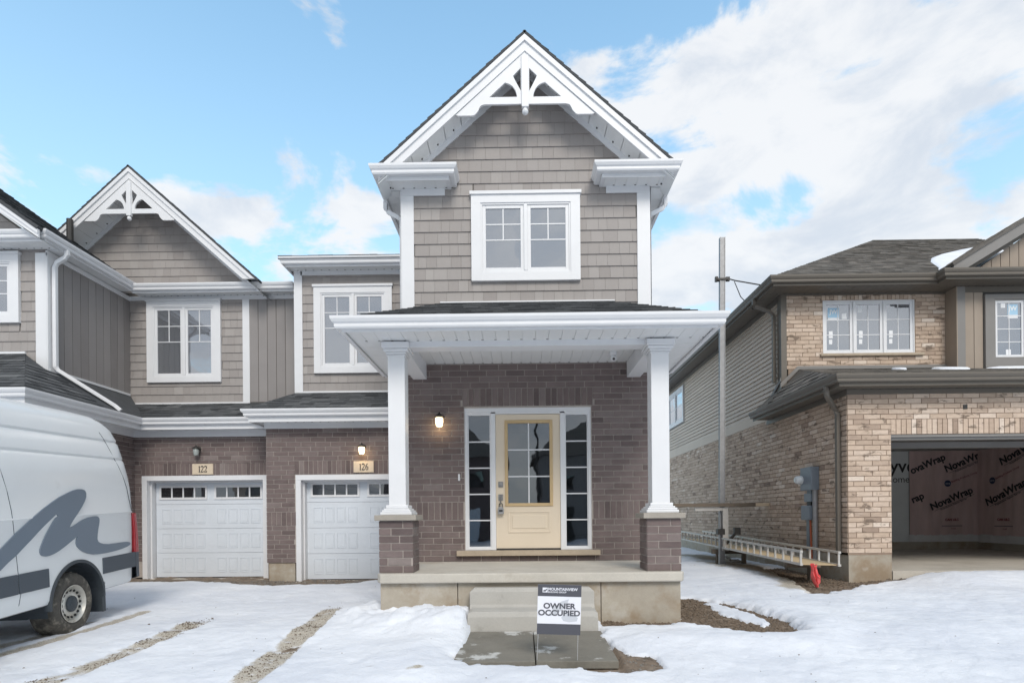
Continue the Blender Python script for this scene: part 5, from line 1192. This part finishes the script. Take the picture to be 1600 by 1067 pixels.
for uc, dd in ((0.023, -.04), (-3.62, -.04), (.023, -1.72)):
    w = MB().lathe(VF.p(uc, .345, dd), -Rv, [(.205, .015), (.215, -.005), (.25, -.022), (.30, -.020), (.335, -.0), (.348, .03), (.350, .05), (.350, .20), (.345, .225), (.30, .245), (.205, .235)], 56).build('wheel', MT['tyre'], t, smooth=True)
    tr = MB()
    for i in range(64):
        a = 2 * PI * i / 64; c_ = VF.p(uc + .349 * math.cos(a), .345 + .349 * math.sin(a), dd - .03 - .05 * (i % 3)); f3 = Fr(c_, -Dv * math.sin(a) + Uv * math.cos(a), -Rv, Dv * math.cos(a) + Uv * math.sin(a)); tr.box(f3, -.012, .012, 0, .06, -.004, .006)
    tr.build('tread', MT['tyre'], w, kind='stuff')
    MB().lathe(VF.p(uc, .345, dd), -Rv, [(.212, -.012), (.205, -.016), (.196, .0), (.185, .035), (.17, .05), (.155, .03), (.115, .012), (.095, .02), (.085, .02)], 48).build('rim', MT['rim'], w, smooth=True)
    sl = MB()
    for i in range(16):
        a = 2 * PI * i / 16; c_ = VF.p(uc + .150 * math.cos(a), .345 + .150 * math.sin(a), dd - .021)
        sl.lathe(c_, Rv + (Dv * math.cos(a) + Uv * math.sin(a)) * -.5, [(.0165, 0), (.0165, .006), (0, .0062)], 12)
    sl.build('rim_slot', MT['black'], w, kind='stuff')
    MB().lathe(VF.p(uc, .345, dd), -Rv, [(.0, -.018), (.05, -.018), (.07, -.008), (.088, .002), (.09, .02)], 32).build('hub_cap', MT['vblack'], w, smooth=True)
    bb_ = MB()
    for i in range(6): a = 2 * PI * i / 6; bb_.lathe(VF.p(uc + .055 * math.cos(a), .345 + .055 * math.sin(a), dd + .012), Rv, [(.008, 0), (.008, .006), (0, .008)], 8)
    bb_.build('wheel_bolt', MT['vblack'], w)
MB().add([VF.p(-.42, .40, -.05), VF.p(-3.1, .40, -.05), VF.p(-3.1, .40, -1.9), VF.p(-.42, .40, -1.9), VF.p(1.1, .42, -.3), VF.p(1.1, .42, -1.7)], [[0, 1, 2, 3]]).build('underbody', MT['vblack'], t)
MB().box(VF, -.30, .35, .24, .36, -1.60, -.30).build('rear_axle', MT['vblack'], t)
# cab glass, lights and mirror (outside the frame)
wsf = MB(); wsf.add([VF.p(-3.66, 1.42, -.16), VF.p(-3.66, 1.42, -1.84), VF.p(-3.02, 2.30, -1.74), VF.p(-3.02, 2.30, -.26), VF.p(-3.70, 1.42, -.16), VF.p(-3.70, 1.42, -1.84), VF.p(-3.06, 2.33, -1.74), VF.p(-3.06, 2.33, -.26)], [[0, 1, 2, 3], [4, 5, 6, 7], [0, 1, 5, 4], [2, 3, 7, 6], [1, 2, 6, 5], [3, 0, 4, 7]]); wsf.build('windscreen', MT['glassd'], t)
MB().prism(VF, [(-3.45, 1.36), (-2.55, 1.36), (-2.55, 1.95), (-3.0, 1.93)], -.06, .004).build('cab_window', MT['glassd'], t)
for w_ in (-.12, -1.88): MB().lathe(VF.p(-4.66, .88, w_ - .08 if w_ > -1 else w_ + .08), -Dv, [(.11, -.05), (.11, .02), (.08, .05), (0, .06)], 20).build('headlight', MT['meterl'], t)
MB().box(VF, -3.55, -3.42, 1.35, 1.70, .04, .22).build('wing_mirror', MT['vblack'], t, bevel=.03)
# ================================================================== ground, snow, soil
def Gn(x, y):
    z = np.interp(y, [-60, 2, 4, 5, 6, 8, 10.5, 30], [-.5, -.25, -.13, -.07, 0, .03, .08, .1])
    def ss(a, b, t): t = np.clip((t - a) / (b - a), 0, 1); return t * t * (3 - 2 * t)
    return z + .10 * ss(5.6, 7.2, x) * ss(6.5, 9.5, y) + .02 * ss(3, 5, x)
rng = np.random.RandomState(4)
_T = rng.rand(256, 256)
def vn(x, y):
    xi, yi = np.floor(x).astype(int), np.floor(y).astype(int); fx, fy = x - xi, y - yi; fx = fx * fx * (3 - 2 * fx); fy = fy * fy * (3 - 2 * fy)
    g = lambda a, b: _T[a & 255, b & 255]
    return (g(xi, yi) * (1 - fx) + g(xi + 1, yi) * fx) * (1 - fy) + (g(xi, yi + 1) * (1 - fx) + g(xi + 1, yi + 1) * fx) * fy
def fbm(x, y, o=4, r=.5):
    s, a, t = 0, 1, 0
    for i in range(o):
        s = s + a * (vn(x * 2 ** i + 17 * i, y * 2 ** i + 31 * i) - .5); t += a; a *= r; x, y = x * .8 + y * .6, y * .8 - x * .6
    return s / t * 2
def polysd(P, x, y):         # signed distance, negative inside
    P = np.array(P, float); d = np.full(x.shape, 1e9); ins = np.zeros(x.shape, bool); n = len(P)
    for i in range(n):
        a, b = P[i - 1], P[i]; e = b - a; px, py = x - a[0], y - a[1]; t = np.clip((px * e[0] + py * e[1]) / (e @ e), 0, 1)
        d = np.minimum(d, np.hypot(px - t * e[0], py - t * e[1])); c = ((a[1] > y) != (b[1] > y)) & (x < e[0] * (y - a[1]) / (e[1] if abs(e[1]) > 1e-9 else 1e-9) + a[0]); ins ^= c
    return np.where(ins, -d, d)
def linesd(P, x, y):
    d = np.full(x.shape, 1e9)
    for a, b in zip(P[:-1], P[1:]):
        ex, ey = b[0] - a[0], b[1] - a[1]; t = np.clip(((x - a[0]) * ex + (y - a[1]) * ey) / (ex * ex + ey * ey), 0, 1); d = np.minimum(d, np.hypot(x - a[0] - t * ex, y - a[1] - t * ey))
    return d
def S(a, b, t): t = np.clip((t - a) / (b - a), 0, 1); return t * t * (3 - 2 * t)
def axis(*segs):
    o = []
    for a, b, h in segs: o += list(np.arange(a, b, h))
    return np.array(o + [segs[-1][1]])
xs = axis((-14, -8, .15), (-8, -6, .05), (-6, 6.2, .028), (6.2, 14, .05)); ys = axis((1.5, 4, .08), (4, 9.6, .028), (9.6, 13.5, .05), (13.5, 24, .15))
X, Y = np.meshgrid(xs, ys)
mud = [(2.0, 8.25), (2.45, 8.1), (2.87, 7.73), (3.02, 7.23), (3.16, 6.33), (3.0, 5.92), (2.78, 5.80), (2.40, 5.93), (2.05, 6.3), (1.86, 6.42), (1.2, 6.34), (.90, 6.2), (.86, 6.7), (1.9, 6.7), (1.9, 8.25)]
mudsnow = [(2.42, 7.80), (2.72, 7.85), (2.92, 7.05), (2.90, 6.34), (2.68, 6.16), (2.52, 6.65)]
strip = [(4.5, 16.5), (5.1, 14.0), (4.80, 11.0), (4.34, 9.0), (4.36, 8.50), (4.60, 8.40), (5.0, 8.75), (5.62, 9.25), (6.6, 9.62), (7.4, 9.60), (7.4, 10.2), (6.4, 10.2), (5.75, 9.7), (5.75, 9.85), (5.64, 17)]
strip2 = [(4.1, 16.5), (4.25, 13.3), (4.25, 10.0), (4.15, 8.9), (4.42, 8.45), (4.8, 8.7), (5.05, 9.96), (5.15, 11.88), (5.1, 16)]
pavb = [(-.66, 5.02), (-.45, 4.88), (.2, 4.86), (.8, 4.76), (1.20, 4.90), (1.22, 5.12), (.96, 5.25), (.86, 5.85), (.95, 6.2), (.82, 6.3), (-.60, 6.3)]
grav = [(-8.0, 12), (-7.7, 10.50), (-6.16, 10.42), (-5.0, 10.05), (-4.4, 9.92), (-3.4, 10.0), (-2.9, 10.42), (-1.7, 10.45), (-1.7, 12)]
nz, nf, nb = fbm(X * 1.3, Y * 1.3), fbm(X * 6, Y * 6), fbm(X * 22, Y * 22, 3)
edge = nz * .12 + nf * .09 + nb * .02
def bare(P, soft=.07, off=0.0): return 1 - S(-soft, soft, polysd(P, X, Y) + edge * 1.0 + off)
corner_ = [(4.35, 8.42), (4.6, 8.35), (5.0, 8.7), (5.62, 9.2), (6.6, 9.50), (7.6, 9.50), (7.6, 10), (6.2, 10), (5.75, 9.6), (5.66, 12), (5.2, 12), (4.85, 10.2), (4.62, 9.2)]
slush = bare(strip2, .30) * (.75 + .5 * fbm(X * 2.5, Y * 1.1)) + .5 * bare(strip, .3)
B1 = np.maximum.reduce([bare(mud, .09, .03) * (1 - bare(mudsnow, .05, .03)), bare(corner_), bare(pavb, .05, .05), bare(grav, .06)])
# tyre tracks and the slush in them
tA = linesd([(-3.88, 6.9), (-3.80, 5.84), (-3.85, 5.4), (-3.88, 4.85), (-3.97, 4.3), (-4.0, 3.0)], X, Y); tB = linesd([(-2.55, 7.60), (-2.39, 6.66), (-2.34, 5.62), (-2.31, 5.09), (-2.28, 4.3), (-2.2, 3.0)], X, Y)
tV = linesd([(-4.98, 7.3), (-4.90, 6.38), (-4.96, 5.75), (-5.03, 5.29), (-5.1, 3)], X, Y); tV2 = linesd([(-5.20, 6.6), (-5.20, 6.0), (-5.25, 5.49), (-5.3, 3)], X, Y)
wA = .13 + .05 * fbm(X * 2, Y * 2); mA = (1 - S(wA - .04, wA + .05, tA + nf * .05)) * S(7.05, 6.2, Y); mB = (1 - S(wA - .02, wA + .05, tB + nf * .05)) * S(7.7, 7.0, Y)
mV = (1 - S(.05, .13, tV + nf * .03)) * .95; mV2 = (1 - S(.05, .13, tV2)) * .9
dirt = np.clip(.70 * mA * (.6 + .8 * (nf + .3)) + .72 * mB * (.7 + .8 * (nf + .3)) + .75 * mV + .7 * mV2, 0, 1.2)
dirt = dirt + .75 * np.clip(slush, 0, 1)
dirt = dirt + .16 * (1 - S(.0, .55, np.minimum(tA, tB))) * (nz > -.3) + .28 * S(.25, .75, B1)
for (sx, sy, r_) in ((-1.3, 4.77, .07), (-.94, 4.61, .08), (-.86, 4.66, .06), (1.11, 4.76, .05), (-1.45, 5.07, .05), (2.2, 4.3, .08), (.3, 4.45, .05), (-4.6, 7.0, .06)):
    dirt = dirt + .7 * np.exp(-((X - sx) ** 2 + ((Y - sy) * 1.4) ** 2) / r_ ** 2) * (.6 + nf)
dirt = dirt + .18 * S(.25, .6, fbm(X * .7 + 9, Y * .7)) * (X < 1.5) * (Y < 6)
thick = .036 + .022 * nz + .012 * nf + .005 * nb - .022 * np.clip(fbm(X * 3.1 + 5, Y * 3.1) - .35, 0, 1)
bank = .20 * (1 - S(0, .75, linesd([(-1.9, 6.9), (-1.35, 6.45), (-.80, 6.35)], X, Y))) * (X < -.60) * (Y < 9) * (.8 + .35 * nf)
bank2 = .07 * (1 - S(0, .6, linesd([(-.85, 6.1), (-1.0, 5.2), (-.9, 4.7)], X, Y)))
bank3 = .06 * (1 - S(0, .5, linesd([(1.35, 5.6), (2.0, 5.6), (2.9, 5.6), (3.4, 6.3), (3.3, 7.5)], X, Y))) + .10 * (1 - S(0, .9, linesd([(7.0, 9.1), (9.0, 9.2), (12, 9.3)], X, Y)))
rip_ = lambda x, y: .018 * fbm(x * .5, y * 2.0) * (1 - Bw)
Bw = np.maximum.reduce([bare(P, .38) for P in (mud, corner_, pavb, grav)])
thick = thick * (1 - .62 * Bw); rip = rip_(X, Y)
top_ = Gn(X, Y) + thick + bank + bank2 + bank3 + rip - .018 * (mA + mB) - .025 * mV - .02 * mV2 - .14 * B1
soilz = Gn(X, Y) - .012 + .022 * fbm(X * 4, Y * 4) + .014 * fbm(X * 16, Y * 16, 3)
# nothing pokes into the steps, slabs or the garage floors
inp = (X > -.66) & (X < .90) & (Y > 4.75) & (Y < 6.6)
soilz = np.where(inp, np.minimum(soilz, Gn(X, Y) - .045), soilz)
ins = ((X > -.55) & (X < .79) & (Y > 5.02) & (Y < 6.6)) | ((X > 6.45) & (Y > 9.80)) | ((X > 5.7) & (Y > 9.9)) | ((X > -4.25) & (X < -1.7) & (Y > 10.55)) | ((X > -7.6) & (X < -5.1) & (Y > 11.15)) | ((X > -1.6) & (X < 1.8) & (Y > 6.9))
top_ = np.where(ins, Gn(X, Y) - .35, top_); soilz = np.where(((X > 6.45) & (Y > 9.72)) | ((X > -1.6) & (X < 1.8) & (Y > 6.9)), Gn(X, Y) - .3, soilz)
soilz = np.where((X > 6.3) & (X < 6.6) & (Y > 9.3) & (Y < 9.8), np.minimum(soilz, .22), soilz)
def grid(name, Z, m, dirtv=None):
    ny, nx = Z.shape; co = np.stack([X, Y, Z], -1).reshape(-1, 3).astype(np.float32)
    i = np.arange((ny - 1) * (nx - 1)); r, c = i // (nx - 1), i % (nx - 1); a = r * nx + c
    q = np.stack([a, a + 1, a + nx + 1, a + nx], -1)
    if dirtv is not None:       # drop faces that are wholly under the soil
        low = (Z < soilz - .02).reshape(-1); q = q[~low[q].all(1)]
    me = bpy.data.meshes.new(name); me.vertices.add(len(co)); me.vertices.foreach_set('co', co.ravel()); n = len(q)
    me.loops.add(n * 4); me.loops.foreach_set('vertex_index', q.ravel().astype(np.int32)); me.polygons.add(n); me.polygons.foreach_set('loop_start', np.arange(0, n * 4, 4, dtype=np.int32))
    me.polygons.foreach_set('use_smooth', np.ones(n, bool)); me.update(calc_edges=True); me.materials.append(m)
    if dirtv is not None: at = me.attributes.new('dirt', 'FLOAT', 'POINT'); at.data.foreach_set('value', dirtv.reshape(-1).astype(np.float32))
    o = bpy.data.objects.new(name, me); COL.objects.link(o); o['kind'] = 'structure'; return o
grid('ground', soilz, MT['soil']); grid('snow_cover', top_, MT['snow'], dirt)
b = MB(); z = -.42
b.face([(-400, -400, z), (400, -400, z), (400, 400, z), (-400, 400, z)]); o = b.build('snowfield', MT['snow'], None); o['kind'] = 'structure'
# gravel, clods and straw in the bare patches
random.seed(11); rs = np.random.RandomState(9)
def zat(Z, x, y):
    i = np.clip(np.searchsorted(ys, y) - 1, 0, len(ys) - 2); j = np.clip(np.searchsorted(xs, x) - 1, 0, len(xs) - 2); return Z[i, j]
def scatter(name, m, count, boxr, size, test, flat=.7, zs=None, toneset=None):
    b = MB(); k = 0; tries = 0
    while k < count and tries < count * 40:
        tries += 1; x, y = rs.uniform(boxr[0], boxr[1]), rs.uniform(boxr[2], boxr[3])
        if not test(x, y): continue
        s = rs.uniform(*size) * (1.6 if rs.rand() < .08 else 1); z = max(zat(soilz, x, y), zat(top_, x, y)) + s * .15; a = rs.uniform(0, 6.3); ca, sa = math.cos(a), math.sin(a)
        P = [(1, 0, 0), (-.9, .2, 0), (.1, .8, 0), (0, -.85, .05), (.1, .05, .75), (0, 0, -.5)]; P = [(px * s * rs.uniform(.7, 1.2), py * s * rs.uniform(.6, 1.1), pz * s * flat) for px, py, pz in P]
        b.add([(x + px * ca - py * sa, y + px * sa + py * ca, z + pz) for px, py, pz in P], [[0, 2, 4], [2, 1, 4], [1, 3, 4], [3, 0, 4], [2, 0, 5], [1, 2, 5], [3, 1, 5], [0, 3, 5]], rs.rand()); k += 1
    if not b.v: return
    o = b.build(name, m, None); o['kind'] = 'stuff'; return o
bz = lambda thr, M_=B1: (lambda x, y: zat(M_, x, y) > thr)
scatter('soil_clods', MT['clod'], 2600, (.85, 3.2, 5.7, 8.3), (.007, .030), bz(.5)); scatter('soil_clods', MT['clod'], 1500, (4.0, 7.6, 8.3, 13), (.008, .035), bz(.55))
scatter('gravel', MT['gravel'], 1500, (-8, -1.8, 9.8, 10.7), (.008, .025), bz(.4)); scatter('gravel', MT['gravel'], 1400, (-.72, 1.4, 4.55, 6.3), (.005, .016), bz(.4)); scatter('gravel', MT['gravel'], 700, (6.2, 7.6, 9.3, 9.75), (.008, .028), bz(.4))
mAB = np.maximum(mA, mB)
scatter('track_grit', MT['clod'], 1800, (-4.4, -2.0, 4.1, 7.7), (.003, .012), lambda x, y: zat(mAB, x, y) * (.3 + zat(nf, x, y)) > .22 * rs.rand() + .05)
scatter('grit_on_snow', MT['clod'], 130, (-6, 5, 4.2, 9.5), (.004, .012), lambda x, y: zat(B1, x, y) < .05)
# ================================================================== houses across the street (seen only as reflections in the glass)
def far_house(x, w, col, lab, yb=-24, hgt=5.6):
    h = thing('house', lab, 'house', (x, yb, -.4))
    MB().bx(x - w / 2, x + w / 2, yb - 9, yb, -.4, hgt).build('wall', col, h)
    b = MB(); z0, z1 = hgt, hgt + 3.4; a, c = x - w / 2 - .5, x + w / 2 + .5; y0, y1 = yb - 9.5, yb + .5
    b.add([(a, y0, z0), (c, y0, z0), (c, y1, z0), (a, y1, z0), (x - w * .15, (y0 + y1) / 2, z1), (x + w * .15, (y0 + y1) / 2, z1)], [[0, 1, 2, 3], [3, 2, 5, 4], [2, 1, 5], [1, 0, 4, 5], [0, 3, 4]]); b.build('roof', MT['shingle2'], h)
    fr = Fr((0, yb, 0), (-1, 0, 0), (0, 0, 1), (0, 1, 0))
    for u in (-.28, .05, .32):
        for v in (3.2,): MB().box(fr, -x + u * w - .7, -x + u * w + .7, v, v + 1.3, 0, .04).build('window', MT['glassd'], h)
    MB().box(fr, -x - w * .32, -x + w * .1, -.4, 2.0, 0, .05).build('garage_door', MT['gdoor'], h); MB().box(fr, -x + w * .25, -x + w * .36, -.3, 1.9, 0, .05).build('front_door', MT['dark'], h)
far_house(-6.3, 10, MT['brick'], 'dark brick house across the street, left one, seen only as a reflection')
far_house(6.4, 10, MT['board'], 'taupe house across the street, right one, seen only as a reflection')
t = thing('street_lamp', 'grey street lamp across the road, seen only as a reflection in the door glass', 'street lamp', (.9, -15, -.4))
MB().tube([(.9, -15, -.4), (.9, -15, 7.6)], .09, 10, r2=.06).tube([(.9, -15, 7.5), (.9, -14.4, 7.9), (.9, -13.4, 8.0)], .04, 8).build('pole', MT['dark'], t); MB().bx(.75, 1.05, -13.5, -12.8, 7.93, 8.05).build('lamp_head', MT['galv'], t)
far_house(-19.5, 9.5, MT['tan'], 'tan house across the street, far left, seen only as a reflection'); far_house(19.5, 9, MT['brick'], 'brick house across the street, far right, seen only as a reflection')
bpy.context.view_layer.update()
